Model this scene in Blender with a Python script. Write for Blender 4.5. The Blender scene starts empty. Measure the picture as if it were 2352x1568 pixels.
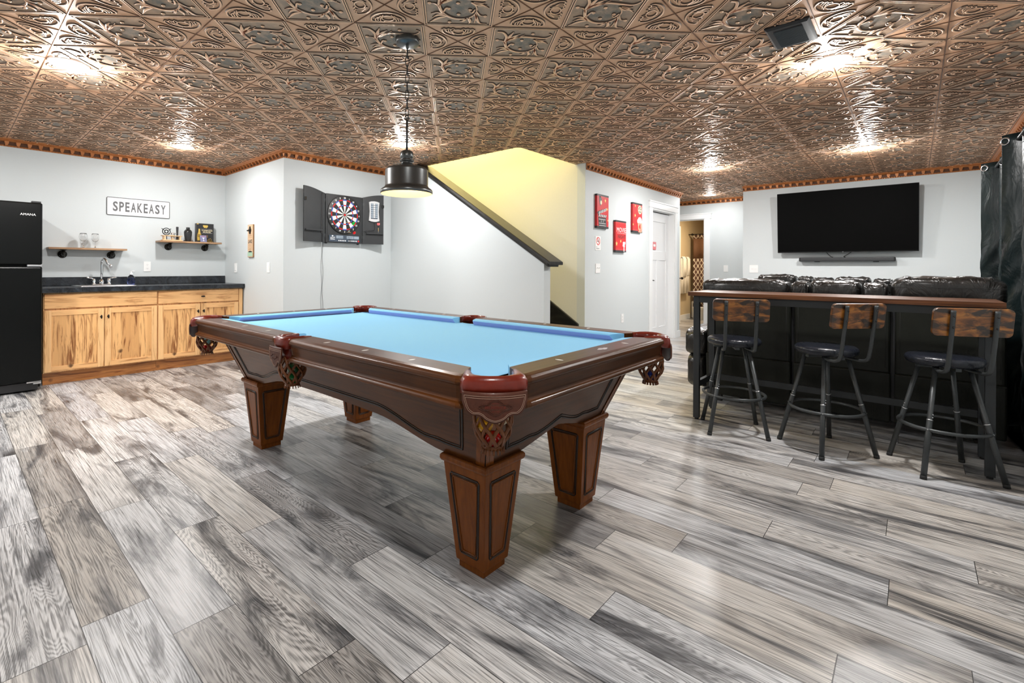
import bpy, math, random
import numpy as np
from mathutils import Vector, Matrix
PI = math.pi
random.seed(7)
SC = bpy.context.scene
COL = SC.collection
ORG = {}

# ------------------------------------------------------------------ mesh builder
class MB:
    def __init__(s):
        s.v = []; s.f = []; s.m = []; s.sm = []
    def add(s, vs, fs, mi=0, smooth=False):
        o = len(s.v)
        s.v += [tuple(p) for p in vs]
        for f in fs:
            s.f.append([o + i for i in f]); s.m.append(mi); s.sm.append(smooth)
        return s
    def box(s, x0, x1, y0, y1, z0, z1, mi=0):
        v = [(x0,y0,z0),(x1,y0,z0),(x1,y1,z0),(x0,y1,z0),(x0,y0,z1),(x1,y0,z1),(x1,y1,z1),(x0,y1,z1)]
        return s.add(v, [(0,3,2,1),(4,5,6,7),(0,1,5,4),(1,2,6,5),(2,3,7,6),(3,0,4,7)], mi)
    def hexa(s, v, mi=0):
        return s.add(v, [(0,3,2,1),(4,5,6,7),(0,1,5,4),(1,2,6,5),(2,3,7,6),(3,0,4,7)], mi)
    def tube(s, path, r, n=8, closed=False, mi=0, caps=True, flat=None):
        P = [Vector(p) for p in path]; N = len(P)
        R = r if isinstance(r, (list, tuple)) else [r]*N
        T = []
        for i in range(N):
            if closed: d = P[(i+1) % N] - P[i-1]
            else: d = P[min(i+1, N-1)] - P[max(i-1, 0)]
            T.append(d.normalized())
        a = Vector((0,0,1)) if abs(T[0].z) < .9 else Vector((1,0,0))
        nrm = (a - T[0]*a.dot(T[0])).normalized()
        vs = []
        for i in range(N):
            nrm = (nrm - T[i]*nrm.dot(T[i])).normalized()
            b = T[i].cross(nrm)
            for k in range(n):
                an = 2*PI*k/n
                vs.append(P[i] + (nrm*math.cos(an)*(flat or 1) + b*math.sin(an))*R[i])
        fs = []
        for i in range(N if closed else N-1):
            j = (i+1) % N
            for k in range(n):
                l = (k+1) % n
                fs.append((i*n+k, i*n+l, j*n+l, j*n+k))
        s.add(vs, fs, mi, True)
        if caps and not closed:
            o = len(s.v) - N*n
            s.f.append([o + k for k in range(n)][::-1]); s.m.append(mi); s.sm.append(False)
            s.f.append([o + (N-1)*n + k for k in range(n)]); s.m.append(mi); s.sm.append(False)
        return s
    def cyl(s, p0, p1, r, r1=None, n=20, mi=0):
        return s.tube([p0, p1], [r, r if r1 is None else r1], n, mi=mi)
    def lathe(s, prof, c=(0,0,0), n=28, mi=0, axis=(0,0,1), smooth=True, a0=0, a1=2*PI):
        A = Vector(axis).normalized()
        X = Vector((1,0,0)) if abs(A.z) > .9 else A.cross(Vector((0,0,1))).normalized()
        Y = A.cross(X)
        full = abs(a1 - a0 - 2*PI) < 1e-6
        M = n if full else n + 1
        vs = []
        for (r, z) in prof:
            for k in range(M):
                an = a0 + (a1-a0)*k/n
                vs.append(Vector(c) + A*z + (X*math.cos(an) + Y*math.sin(an))*max(r, 1e-5))
        fs = []
        for i in range(len(prof)-1):
            for k in range(n):
                l = (k+1) % M
                fs.append((i*M+k, i*M+l, (i+1)*M+l, (i+1)*M+k))
        return s.add(vs, fs, mi, smooth)
    def sphere(s, c, r, n=16, mi=0, sc=(1,1,1)):
        prof = [(math.sin(PI*i/(n//2)), -math.cos(PI*i/(n//2))) for i in range(n//2+1)]
        vs = []; 
        for (a, z) in prof:
            for k in range(n):
                an = 2*PI*k/n
                vs.append((c[0]+r*sc[0]*a*math.cos(an), c[1]+r*sc[1]*a*math.sin(an), c[2]+r*sc[2]*z))
        fs = []
        for i in range(n//2):
            for k in range(n):
                l = (k+1) % n
                fs.append((i*n+k, i*n+l, (i+1)*n+l, (i+1)*n+k))
        return s.add(vs, fs, mi, True)
    def loft(s, rings, mi=0, smooth=True, close=True, cap=True):
        n = len(rings[0]); vs = [p for r in rings for p in r]; fs = []
        for i in range(len(rings)-1):
            for k in range(n if close else n-1):
                l = (k+1) % n
                fs.append((i*n+k, i*n+l, (i+1)*n+l, (i+1)*n+k))
        s.add(vs, fs, mi, smooth)
        if cap:
            o = len(s.v) - len(vs)
            s.f.append([o+k for k in range(n)][::-1]); s.m.append(mi); s.sm.append(False)
            s.f.append([o+(len(rings)-1)*n+k for k in range(n)]); s.m.append(mi); s.sm.append(False)
        return s

class Fr:
    """a flat frame on a wall: x to the viewer's right, y up, n towards the viewer"""
    def __init__(s, O, X, Y=(0,0,1)):
        s.O = Vector(O); s.X = Vector(X).normalized(); s.Y = Vector(Y).normalized(); s.N = s.X.cross(s.Y)
    def p(s, x, y, n=0): return s.O + s.X*x + s.Y*y + s.N*n
    def prism(s, mb, pts, n0, n1, mi=0):
        k = len(pts)
        vs = [s.p(x, y, n0) for x, y in pts] + [s.p(x, y, n1) for x, y in pts]
        ar = sum(pts[i][0]*pts[(i+1) % k][1] - pts[(i+1) % k][0]*pts[i][1] for i in range(k))
        fs = [tuple(range(k))[::-1], tuple(range(k, 2*k))] + [(i, (i+1) % k, k+(i+1) % k, k+i) for i in range(k)]
        if ar < 0: fs = [f[::-1] for f in fs]
        mb.add(vs, fs, mi)
    def box(s, mb, x0, x1, y0, y1, n0, n1, mi=0):
        s.prism(mb, [(x0,y0),(x1,y0),(x1,y1),(x0,y1)], n0, n1, mi)
    def disc(s, mb, cx, cy, r, n0, n1, mi=0, k=24, ry=None):
        s.prism(mb, [(cx+r*math.cos(2*PI*i/k), cy+(ry or r)*math.sin(2*PI*i/k)) for i in range(k)], n0, n1, mi)
    def ring(s, mb, cx, cy, r0, r1, a0, a1, n, mi=0, k=8):
        vs = []
        for i in range(k+1):
            a = a0+(a1-a0)*i/k
            vs += [s.p(cx+r0*math.cos(a), cy+r0*math.sin(a), n), s.p(cx+r1*math.cos(a), cy+r1*math.sin(a), n)]
        mb.add(vs, [(2*i, 2*i+1, 2*i+3, 2*i+2) for i in range(k)], mi)
    def text(s, mb, txt, cx, cy, h, n=.001, w=None, d=.0006, mi=0, shear=0, rot=0, bold=0):
        cu = bpy.data.curves.new('t', 'FONT'); cu.body = txt; cu.align_x = 'CENTER'; cu.align_y = 'CENTER'
        cu.size = 1; cu.resolution_u = 3; cu.shear = shear; cu.offset = bold
        o = bpy.data.objects.new('t', cu)
        me = bpy.data.meshes.new_from_object(o)
        vs = [v.co.copy() for v in me.vertices]
        if not vs: return
        xs = [v.x for v in vs]; ys = [v.y for v in vs]
        kx = h/(max(ys)-min(ys)); ky = kx
        if w: kx = w/(max(xs)-min(xs))
        mx = (max(xs)+min(xs))/2; my = (max(ys)+min(ys))/2
        c, sn = math.cos(rot), math.sin(rot)
        out = []
        for v in vs:
            a = (v.x-mx)*kx; b = (v.y-my)*ky
            out.append(s.p(cx+a*c-b*sn, cy+a*sn+b*c, n))
        mb.add(out, [tuple(p.vertices) for p in me.polygons], mi)
        bpy.data.objects.remove(o); bpy.data.curves.remove(cu); bpy.data.meshes.remove(me)

def rrect(x0, x1, y0, y1, r, k=4):
    P = []
    for cx, cy, a in ((x1-r, y0+r, -90), (x1-r, y1-r, 0), (x0+r, y1-r, 90), (x0+r, y0+r, 180)):
        for i in range(k+1):
            t = math.radians(a + 90*i/k); P.append((cx+r*math.cos(t), cy+r*math.sin(t)))
    return P

def cat(P, k=6, closed=False):
    P = [Vector(p) for p in P]; n = len(P); out = []
    rng = range(n if closed else n-1)
    for i in rng:
        g = lambda j: P[j % n] if closed else P[max(0, min(n-1, j))]
        a, b, c, d = g(i-1), g(i), g(i+1), g(i+2)
        for t in range(k):
            t = t/k
            out.append(.5*((2*b)+(c-a)*t+(2*a-5*b+4*c-d)*t*t+(3*b-a-3*c+d)*t**3))
    if not closed: out.append(P[-1])
    return out

# ------------------------------------------------------------------ objects
def root(name, label, cat_, loc=(0,0,0), rz=0, group=None):
    o = bpy.data.objects.new(name, None); COL.objects.link(o)
    o.empty_display_size = .05
    o.location = loc; o.rotation_euler = (0,0,rz)
    o['label'] = label; o['category'] = cat_
    if group: o['group'] = group
    ORG[o.name] = Vector(loc) if rz == 0 else Vector((0,0,0))
    return o
def obj(name, mb, mats, parent=None, bevel=0, sub=0, label=None, seg=2, angle=35, local=False):
    me = bpy.data.meshes.new(name)
    off = Vector((0,0,0))
    if parent is not None and not local: off = ORG.get(parent.name, Vector((0,0,0)))
    me.from_pydata([tuple(Vector(p)-off) for p in mb.v], [], mb.f)
    if not isinstance(mats, (list, tuple)): mats = [mats]
    for m in mats: me.materials.append(m)
    me.polygons.foreach_set('material_index', mb.m)
    me.polygons.foreach_set('use_smooth', mb.sm)
    me.update()
    o = bpy.data.objects.new(name, me); COL.objects.link(o)
    if parent is not None:
        o.parent = parent; ORG[o.name] = off
    if bevel:
        b = o.modifiers.new('Bevel', 'BEVEL'); b.width = bevel; b.segments = seg; b.limit_method = 'ANGLE'; b.angle_limit = math.radians(angle)
    if sub:
        for p in me.polygons: p.use_smooth = True
        b = o.modifiers.new('Subsurf', 'SUBSURF'); b.levels = sub; b.render_levels = sub
    if label: o['label'] = label
    return o
def thing(name, mb, mats, label, cat_, group=None, **k):
    """a thing that is one mesh; origin moved to its own base"""
    c = Vector((sum(p[0] for p in mb.v)/len(mb.v), sum(p[1] for p in mb.v)/len(mb.v), min(p[2] for p in mb.v)))
    mb.v = [tuple(Vector(p)-c) for p in mb.v]
    o = obj(name, mb, mats, **k); o.location = c
    ORG[o.name] = c
    o['label'] = label; o['category'] = cat_
    if group: o['group'] = group
    return o
def struct(name, mb, mats, parent=None, **k):
    o = obj(name, mb, mats, parent, **k)
    if parent is None: o['kind'] = 'structure'
    return o
def copy_tree(o, parent=None):
    c = o.copy(); COL.objects.link(c)
    if parent is not None: c.parent = parent
    for ch in [x for x in bpy.data.objects if x.parent == o and x != c]:
        copy_tree(ch, c)
    return c

# ------------------------------------------------------------------ materials
class NT:
    def __init__(s, name):
        s.m = bpy.data.materials.new(name); s.m.use_nodes = True
        s.t = s.m.node_tree; s.N = s.t.nodes; s.L = s.t.links
        s.b = s.N['Principled BSDF']
    def n(s, typ, **k):
        o = s.N.new(typ)
        for a, v in k.items(): setattr(o, a, v)
        return o
    def l(s, a, b): s.L.new(a, b)
    def set(s, sock, v):
        if hasattr(v, 'is_output') or isinstance(v, bpy.types.NodeSocket): s.l(v, sock)
        else: sock.default_value = v
    def math(s, op, a, b=0, c=None, clamp=False):
        o = s.n('ShaderNodeMath', operation=op, use_clamp=clamp)
        s.set(o.inputs[0], a); s.set(o.inputs[1], b)
        if c is not None: s.set(o.inputs[2], c)
        return o.outputs[0]
    def mix(s, f, a, b, typ='MIX'):
        o = s.n('ShaderNodeMix', data_type='RGBA', blend_type=typ)
        s.set(o.inputs[0], f)
        s.set(o.inputs[6], a if not isinstance(a, tuple) else (*a, 1)); s.set(o.inputs[7], b if not isinstance(b, tuple) else (*b, 1))
        return o.outputs[2]
    def obj(s): return s.n('ShaderNodeTexCoord').outputs['Object']
    def uv(s): return s.n('ShaderNodeTexCoord').outputs['UV']
    def map(s, vec, scale=(1,1,1), loc=(0,0,0), rot=(0,0,0)):
        o = s.n('ShaderNodeMapping'); s.l(vec, o.inputs[0])
        o.inputs['Scale'].default_value = scale; o.inputs['Location'].default_value = loc; o.inputs['Rotation'].default_value = rot
        return o.outputs[0]
    def noise(s, vec, scale=5, detail=3, rough=.5, dist=0, out=0):
        o = s.n('ShaderNodeTexNoise'); s.l(vec, o.inputs['Vector'])
        o.inputs['Scale'].default_value = scale; o.inputs['Detail'].default_value = detail
        o.inputs['Roughness'].default_value = rough; o.inputs['Distortion'].default_value = dist
        return o.outputs[out]
    def ramp(s, f, stops, interp='LINEAR'):
        o = s.n('ShaderNodeValToRGB'); s.l(f, o.inputs[0]); r = o.color_ramp; r.interpolation = interp
        while len(r.elements) > 1: r.elements.remove(r.elements[-1])
        for i, (p, c) in enumerate(stops):
            e = r.elements[0] if i == 0 else r.elements.new(p)
            e.position = p; e.color = (c, c, c, 1) if isinstance(c, (int, float)) else (*c, 1)
        return o.outputs[0]
    def sep(s, vec):
        o = s.n('ShaderNodeSeparateXYZ'); s.l(vec, o.inputs[0]); return o.outputs
    def comb(s, x, y, z):
        o = s.n('ShaderNodeCombineXYZ')
        for i, v in enumerate((x, y, z)): s.set(o.inputs[i], v)
        return o.outputs[0]
    def bump(s, h, strength=.3, dist=.01):
        o = s.n('ShaderNodeBump'); s.l(h, o.inputs['Height']); o.inputs['Strength'].default_value = strength; o.inputs['Distance'].default_value = dist
        s.l(o.outputs[0], s.b.inputs['Normal']); return o
    def out(s, col=None, rough=None, metal=None, spec=None, **k):
        B = s.b.inputs
        if col is not None: s.set(B['Base Color'], (*col, 1) if isinstance(col, tuple) else col)
        if rough is not None: s.set(B['Roughness'], rough)
        if metal is not None: s.set(B['Metallic'], metal)
        if spec is not None: s.set(B['Specular IOR Level'], spec)
        for a, v in k.items(): s.set(B[a.replace('_', ' ')], v)
        return s.m

def plain(name, col, rough=.5, metal=0, nz=.06, nscale=30, bump=0, coat=0, **k):
    """paint, plastic or metal with a faint procedural variation"""
    t = NT(name); v = t.obj()
    n = t.noise(v, nscale, 3)
    f = t.math('MULTIPLY_ADD', n, 2*nz, 1-nz)
    c = t.mix(1, col, t.comb(f, f, f), 'MULTIPLY')
    t.out(c, rough, metal, **k)
    if coat: t.b.inputs['Coat Weight'].default_value = coat; t.b.inputs['Coat Roughness'].default_value = .08
    if bump: t.bump(n, bump, .002)
    return t.m
def emit(name, col, strength):
    t = NT(name); t.b.inputs['Emission Color'].default_value = (*col, 1); t.b.inputs['Emission Strength'].default_value = strength
    return t.out(col, .5)
def glass(name, col=(1,1,1), ior=1.45, rough=0):
    t = NT(name); t.b.inputs['Transmission Weight'].default_value = 1; t.b.inputs['IOR'].default_value = ior
    return t.out(col, rough)
M = {}
M['wall'] = plain('wall_paint', (.595,.635,.645), .55, nz=.015, nscale=60, bump=.03)
M['wall_warm_light'] = plain('wall_paint_warm_light', (.70,.70,.64), .6, nz=.02, nscale=40, bump=.03)  # same grey wall paint, with the warm upstairs light put into its colour
M['tan_wall'] = plain('tan_paint', (.62,.50,.32), .6, nz=.02)
M['trim'] = plain('white_trim_paint', (.82,.83,.83), .35, nz=.01)
M['door'] = plain('white_door_paint', (.80,.81,.82), .35, nz=.01)
M['plate'] = plain('white_plastic', (.85,.85,.84), .35, nz=.01)
M['slot'] = plain('dark_slot', (.05,.05,.05), .5)
M['black_plastic'] = plain('black_plastic', (.018,.018,.02), .38, nz=.1)
M['black_gloss'] = plain('black_gloss', (.012,.012,.012), .22)
M['screen'] = plain('tv_screen', (.0015,.0015,.0015), .6, spec=.05)
M['chrome'] = plain('chrome', (.82,.83,.85), .08, 1)
M['steel'] = plain('brushed_steel', (.62,.63,.65), .3, 1, nz=.05, nscale=200)
M['nickel'] = plain('grommet_nickel', (.7,.7,.72), .2, 1)
M['gun'] = plain('gunmetal', (.055,.060,.062), .42, .5, nz=.12, nscale=120)
M['bar_metal'] = plain('black_powdercoat', (.022,.025,.027), .45, .2, nz=.1, nscale=150)
M['pipe'] = plain('black_iron_pipe', (.02,.018,.014), .35, .6)
M['knob'] = plain('oil_rubbed_bronze', (.02,.016,.014), .3, .7)
M['white'] = plain('white_enamel', (.88,.88,.87), .4, nz=.02)
M['ink'] = plain('dark_ink', (.03,.03,.032), .5)
M['grey_ink'] = plain('worn_grey_ink', (.12,.12,.125), .6, nz=.35, nscale=140)
M['red'] = plain('red_print', (.60,.018,.022), .45)
M['red2'] = plain('bright_red', (.75,.015,.015), .35)
M['pink'] = plain('pale_red_print', (.72,.16,.16), .5)
M['blue'] = plain('blue_plastic', (.06,.13,.55), .35)
M['green'] = plain('green_flight', (.02,.55,.08), .4)
M['cream'] = plain('cream_print', (.82,.72,.48), .5)
M['star'] = plain('star_yellow_print', (.9,.62,.2), .5)
M['gold'] = plain('gold_foil', (.75,.52,.12), .35, .5)
M['bottle'] = plain('gold_bottle_print', (.35,.22,.04), .3, .3)
M['teal'] = plain('pale_green_print', (.36,.52,.38), .6)
M['card_blue'] = plain('slate_blue_card', (.16,.17,.30), .5)
M['kraft'] = plain('pale_wood_rack', (.72,.50,.28), .5, nz=.12)
M['lake'] = plain('natural_sign_board', (.66,.46,.29), .55, nz=.08, nscale=50)
M['brown_edge'] = plain('sign_board_edge', (.30,.15,.06), .6)
M['lcd'] = plain('lcd_glass', (.30,.36,.42), .3)
M['lcd_dark'] = plain('lcd_dark', (.05,.07,.10), .3)
M['silver_plastic'] = plain('silver_plastic', (.60,.61,.62), .35, .2)
M['towel'] = plain('white_towel', (.85,.80,.70), .9, nz=.08, nscale=90, bump=.4)
M['fringe'] = plain('dark_leather_fringe', (.035,.012,.006), .5)
M['tub'] = plain('white_porcelain', (.8,.8,.78), .2)
M['olive_mat'] = plain('olive_basket', (.10,.11,.06), .8, nz=.3)
M['brass'] = plain('brass', (.75,.52,.22), .3, .9)
M['rubber'] = plain('black_rubber', (.01,.01,.01), .7)
M['fridge'] = plain('black_appliance_enamel', (.003,.0035,.0035), .25, nz=.1, nscale=300, bump=.1, spec=.18)
M['fridge_side'] = plain('black_appliance_side', (.006,.006,.006), .4, spec=.2)
M['dart_case'] = plain('dart_case_plastic', (.024,.026,.028), .5, nz=.2, nscale=220, bump=.2)
M['dart_white'] = plain('segment_white', (.78,.77,.72), .45)
M['dart_black'] = plain('segment_black', (.012,.012,.012), .45)
M['clear'] = glass('clear_glass')
M['soap'] = glass('blue_soap', (.42,.50,.97), 1.2)
M['soap_b'] = glass('clear_plastic', (.9,.93,1), 1.4)
M['pale'] = plain('shade_inner_white', (.85,.72,.45), .5)
M['bulb'] = emit('warm_bulb', (1,.80,.50), 25)
M['led'] = emit('white_led_lens', (.95,.97,1), 60)
M['mirror_sticker'] = plain('red_notice', (.70,.10,.12), .5)
M['ivory'] = plain('ivory', (.85,.83,.78), .3)

# leather of the sofas and curtain
def leather(name, col, rough=.3, scale=7, b=.35, coat=.3, vary=.5):
    t = NT(name); v = t.obj()
    a = t.noise(v, scale, 4, .55, .6); g = t.noise(v, 160, 2); w = t.noise(t.map(v, (1,1,.45)), scale*2.3, 3, .6, 1.5)
    f = t.math('MULTIPLY_ADD', a, 2*vary, 1-vary)
    c = t.mix(1, col, t.comb(f, f, f), 'MULTIPLY')
    r = t.math('MULTIPLY_ADD', a, .25, rough-.1)
    t.out(c, r, 0, spec=.25); t.b.inputs['Coat Weight'].default_value = coat; t.b.inputs['Coat Roughness'].default_value = .2
    h = t.math('ADD', t.math('MULTIPLY', w, 1.0), t.math('MULTIPLY', g, .04))
    t.bump(h, b, .02)
    return t.m
M['leather'] = leather('black_sofa_leather', (.011,.010,.009), .30, 4, 1.0, .55)
M['leather_back'] = leather('sofa_back_vinyl', (.011,.012,.009), .42, 3, .25, .0)
M['seat_pad'] = leather('stool_seat_vinyl', (.010,.012,.018), .28, 12, .25)
M['curtain'] = leather('black_green_vinyl', (.006,.013,.014), .30, 3, .55, .1)
M['thread'] = plain('seam_thread', (.012,.012,.011), .8)
M['thread_pale'] = plain('seam_thread_pale', (.35,.22,.16), .8)

def red_leather(name, col, b=.1, rough=.28, coat=.3):
    t = NT(name); v = t.obj(); a = t.noise(v, 22, 4, .6)
    c = t.mix(a, tuple(x*.45 for x in col), tuple(x*1.5 for x in col))
    t.out(c, rough, spec=.25); t.b.inputs['Coat Weight'].default_value = coat; t.b.inputs['Coat Roughness'].default_value = .12
    t.bump(t.noise(v, 180, 3), b, .002)
    return t.m
M['pocket'] = red_leather('cherry_pocket_leather', (.16,.017,.008))
M['shield'] = red_leather('brown_shield_leather', (.085,.026,.014), .35, .45, .06)
M['net'] = red_leather('woven_brown_leather', (.150,.048,.014), .2, .4, .1)

# dark table wood
def table_wood(name, c0, c1, rough=.28, axis=1):
    t = NT(name); v = t.obj()
    sc = [1, 1, 1]; sc[axis] = .06
    g = t.noise(t.map(v, tuple(60*x for x in sc)), 1, 5, .65, .4)
    big = t.noise(v, 3, 2)
    f = t.math('ADD', t.math('MULTIPLY', g, .7), t.math('MULTIPLY', big, .4))
    c = t.ramp(f, [(.3, c0), (.75, c1)])
    t.out(c, rough, spec=.14); t.b.inputs['Coat Weight'].default_value = .05; t.b.inputs['Coat Roughness'].default_value = .15
    t.bump(g, .06, .002)
    return t.m
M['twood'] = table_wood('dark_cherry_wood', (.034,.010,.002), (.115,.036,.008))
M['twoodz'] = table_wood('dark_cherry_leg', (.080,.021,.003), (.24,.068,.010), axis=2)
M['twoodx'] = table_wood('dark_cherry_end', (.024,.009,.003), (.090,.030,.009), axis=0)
M['groove'] = plain('dark_groove', (.010,.005,.003), .35)
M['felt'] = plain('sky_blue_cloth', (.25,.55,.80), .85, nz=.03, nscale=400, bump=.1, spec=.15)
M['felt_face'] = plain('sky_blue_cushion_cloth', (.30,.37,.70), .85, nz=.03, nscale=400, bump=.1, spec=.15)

# knotty hickory cabinet
def hickory(name, axis, board=.085, light=(.80,.46,.19), dark=(.27,.095,.025), vary=.6, seed=0.):
    t = NT(name); v = t.obj(); x, y, z = t.sep(v)
    across = x if axis == 2 else z
    bi = t.math('FLOOR', t.math('DIVIDE', across, board))
    wn = t.n('ShaderNodeTexWhiteNoise', noise_dimensions='1D'); t.l(t.math('ADD', bi, seed), wn.inputs['W'])
    r = wn.outputs['Value']
    if axis == 2: co = t.comb(t.math('MULTIPLY', x, 26), y, t.math('MULTIPLY_ADD', z, 2.2, t.math('MULTIPLY', r, 40)))
    else: co = t.comb(t.math('MULTIPLY_ADD', x, 2.2, t.math('MULTIPLY', r, 40)), y, t.math('MULTIPLY', z, 26))
    g = t.noise(co, 1, 5, .62, 1.3)
    streak = t.ramp(g, [(.34, dark), (.42, tuple(.4*a+.6*b for a, b in zip(light, dark))), (.50, light), (.75, tuple(min(1, a*1.12) for a in light))])
    # knots
    vo = t.n('ShaderNodeTexVoronoi'); t.l(t.map(v, (1, 1, 1), (seed, 0, seed)), vo.inputs['Vector']); vo.inputs['Scale'].default_value = 5.2
    d = t.math('ADD', vo.outputs['Distance'], t.math('MULTIPLY', t.noise(v, 30, 3), .16))
    kn = t.ramp(d, [(.13, 1.), (.22, 0.)])
    tint = t.mix(t.math('MULTIPLY', r, vary), (1, 1, 1), (.60, .47, .36))
    c = t.mix(1, streak, tint, 'MULTIPLY')
    c = t.mix(t.math('MULTIPLY', kn, .9), c, (.07, .022, .006))
    t.out(c, .38)
    t.bump(g, .05, .002)
    return t.m
M['hick_z'] = hickory('hickory_panel', 2, .075)
M['hick_zf'] = hickory('hickory_stile', 2, .5, light=(.82,.50,.23), dark=(.50,.23,.075), vary=.1)
M['hick_x'] = hickory('hickory_rail', 0, .5, light=(.80,.46,.20), dark=(.42,.17,.05), vary=.12)
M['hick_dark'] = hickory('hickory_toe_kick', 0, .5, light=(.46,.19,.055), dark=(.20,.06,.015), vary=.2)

# black laminate worktop
t = NT('black_slate_laminate'); v = t.obj()
a = t.noise(v, 9, 6, .65, 1.2); b_ = t.noise(v, 26, 4, .6, 3)
c = t.ramp(a, [(.35, (.006,.007,.009)), (.55, (.016,.019,.024)), (.72, (.045,.055,.065))])
vein = t.ramp(b_, [(.49, 0.), (.5, .35), (.51, 0.)])
c = t.mix(vein, c, (.12,.14,.16))
M['laminate'] = t.out(c, .25)

# rustic boards of the stool backs and bar top
t = NT('rustic_brown_board'); v = t.obj()
a = t.noise(t.map(v, (1, 5, 11)), 1.7, 5, .62, .9); b_ = t.noise(t.map(v, (6, 6, 16)), 1.3, 4, .62, .5)
c = t.ramp(a, [(.32, (.07,.025,.007)), (.5, (.25,.085,.015)), (.68, (.48,.19,.035))])
c = t.mix(t.ramp(b_, [(.42, 1.), (.56, 0.)]), c, (.028,.016,.010))
M['rustic'] = t.out(c, .30)
t.b.inputs['Coat Weight'].default_value = .3
t = NT('walnut_bar_top'); v = t.obj()
a = t.noise(t.map(v, (60, 2.2, 60)), 1, 5, .6, .5)
c = t.ramp(a, [(.3, (.035,.012,.005)), (.55, (.115,.042,.015)), (.75, (.19,.078,.030))])
M['bartop'] = t.out(c, .33, spec=.3); t.bump(a, .1, .002)
t = NT('black_stained_wood'); v = t.obj()
a = t.noise(t.map(v, (20, 1.5, 6)), 3, 5, .6, .6)
M['blackwood'] = t.out(t.ramp(a, [(.35, (.006,.006,.006)), (.7, (.030,.027,.022))]), .3); t.bump(a, .12, .003)
t = NT('shelf_board'); v = t.obj()
a = t.noise(t.map(v, (3, 30, 60)), 1.4, 5, .6, .6)
M['shelf'] = t.out(t.ramp(a, [(.35, (.24,.12,.055)), (.7, (.50,.31,.17))]), .45)

# floor planks: uv = metres (across, along); attribute "plank" = per-board random
t = NT('grey_vinyl_planks')
uvn = t.uv(); u, w, _ = t.sep(uvn)
at = t.n('ShaderNodeAttribute', attribute_name='plank'); r1, r2, r3 = t.sep(at.outputs['Vector'])
off = t.math('MULTIPLY', r1, 91)
co = t.comb(t.math('ADD', u, off), t.math('ADD', w, t.math('MULTIPLY', r2, 37)), off)
big = t.noise(t.map(co, (6.5, 1.1, 1)), 1, 6, .62, 1.1)
fld = t.noise(t.map(co, (6.5, .55, 1)), 1, 2, .5, .35)
vo = t.n('ShaderNodeTexVoronoi'); t.l(t.map(co, (2.6, .95, 1)), vo.inputs['Vector']); vo.inputs['Scale'].default_value = 1
dn = t.math('ADD', vo.outputs['Distance'], t.math('MULTIPLY', t.noise(t.map(co, (30, 9, 1)), 1, 2), .13))
fld = t.math('ADD', fld, t.ramp(vo.outputs['Distance'], [(0., .30), (.22, .12), (.6, 0.)]))
# cathedral rings follow the level lines of a smooth field
ring = t.math('SINE', t.math('MULTIPLY', t.math('ADD', fld, t.math('MULTIPLY', t.noise(t.map(co, (14, 5, 1)), 1, 3), .035)), 420))
ring = t.math('MULTIPLY_ADD', ring, .5, .5)
fine = t.noise(t.map(co, (250, 4.5, 1)), 1, 4, .6, .3)
grain = t.math('MULTIPLY_ADD', fine, .78, t.math('MULTIPLY', t.mix(t.ramp(r1, [(.35, 0.), (.75, .9)]), t.comb(.6,.6,.6), ring), .13))
base = t.mix(r3, (.61,.62,.64), (.63,.585,.53))
base = t.mix(t.ramp(r2, [(.0, 0.), (.70, 0.), (1., .65)]), base, (.17,.16,.155))
blot = t.ramp(big, [(.485, 0.), (.565, .48), (.64, .9), (.75, 1.)])
c = t.mix(blot, base, (.062,.063,.070))
lightb = t.ramp(big, [(.2, .75), (.40, 0.)])
c = t.mix(lightb, c, (.72,.72,.72))
dk = t.ramp(grain, [(.36, .34), (.50, .93), (.72, 1.2)])
c = t.mix(1, c, dk, 'MULTIPLY')
# knots
c = t.mix(t.ramp(dn, [(.10, .95), (.15, .6), (.24, 0.)]), c, (.05,.045,.045))
# bevelled edge of the board: uv2 holds distance to the edges
at2 = t.n('ShaderNodeAttribute', attribute_name='edge'); e1, e2, _ = t.sep(at2.outputs['Vector'])
def edge(e, wd):
    q = t.math('ABSOLUTE', t.math('SUBTRACT', e, .5)); return q
eu = t.math('MULTIPLY', t.math('SUBTRACT', .5, edge(e1, 0)), .1878)
ev = t.math('MULTIPLY', t.math('SUBTRACT', .5, edge(e2, 0)), 1.095)
ed = t.math('MINIMUM', eu, ev)
em = t.ramp(t.math('MULTIPLY', ed, 100), [(.08, 0.), (.16, 1.)])
c = t.mix(em, (.03,.03,.03), c)
rg = t.math('MULTIPLY_ADD', fine, .22, .20)
t.out(c, rg, spec=.5)
hh = t.math('ADD', t.math('MULTIPLY', grain, .5), t.math('MULTIPLY', em, 2.0))
t.bump(hh, .35, .0012)
M['floor'] = t.m

# pressed-copper ceiling: diamond field is greyer than the corner triangles
TS = .507; T0 = (1.934, 1.903)
t = NT('bronze_ceiling_field'); v = t.obj(); x, y, z = t.sep(v)
fa = t.math('ABSOLUTE', t.math('SUBTRACT', t.math('FRACT', t.math('DIVIDE', t.math('SUBTRACT', x, T0[0]), TS)), .5))
fb = t.math('ABSOLUTE', t.math('SUBTRACT', t.math('FRACT', t.math('DIVIDE', t.math('SUBTRACT', y, T0[1]), TS)), .5))
dm = t.math('ADD', fa, fb)
inside = t.ramp(dm, [(.475, 1.), (.49, 0.)])
nn = t.noise(v, 14, 5, .65); n3 = t.noise(v, 22, 5, .7); n2 = t.noise(v, 2.2, 3)
rr = t.math('SQRT', t.math('ADD', t.math('POWER', fa, 2), t.math('POWER', fb, 2)))
cen = t.ramp(rr, [(.10, 1.), (.36, .1)])
tri = t.mix(nn, (.62,.33,.185), (.88,.56,.36))
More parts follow.
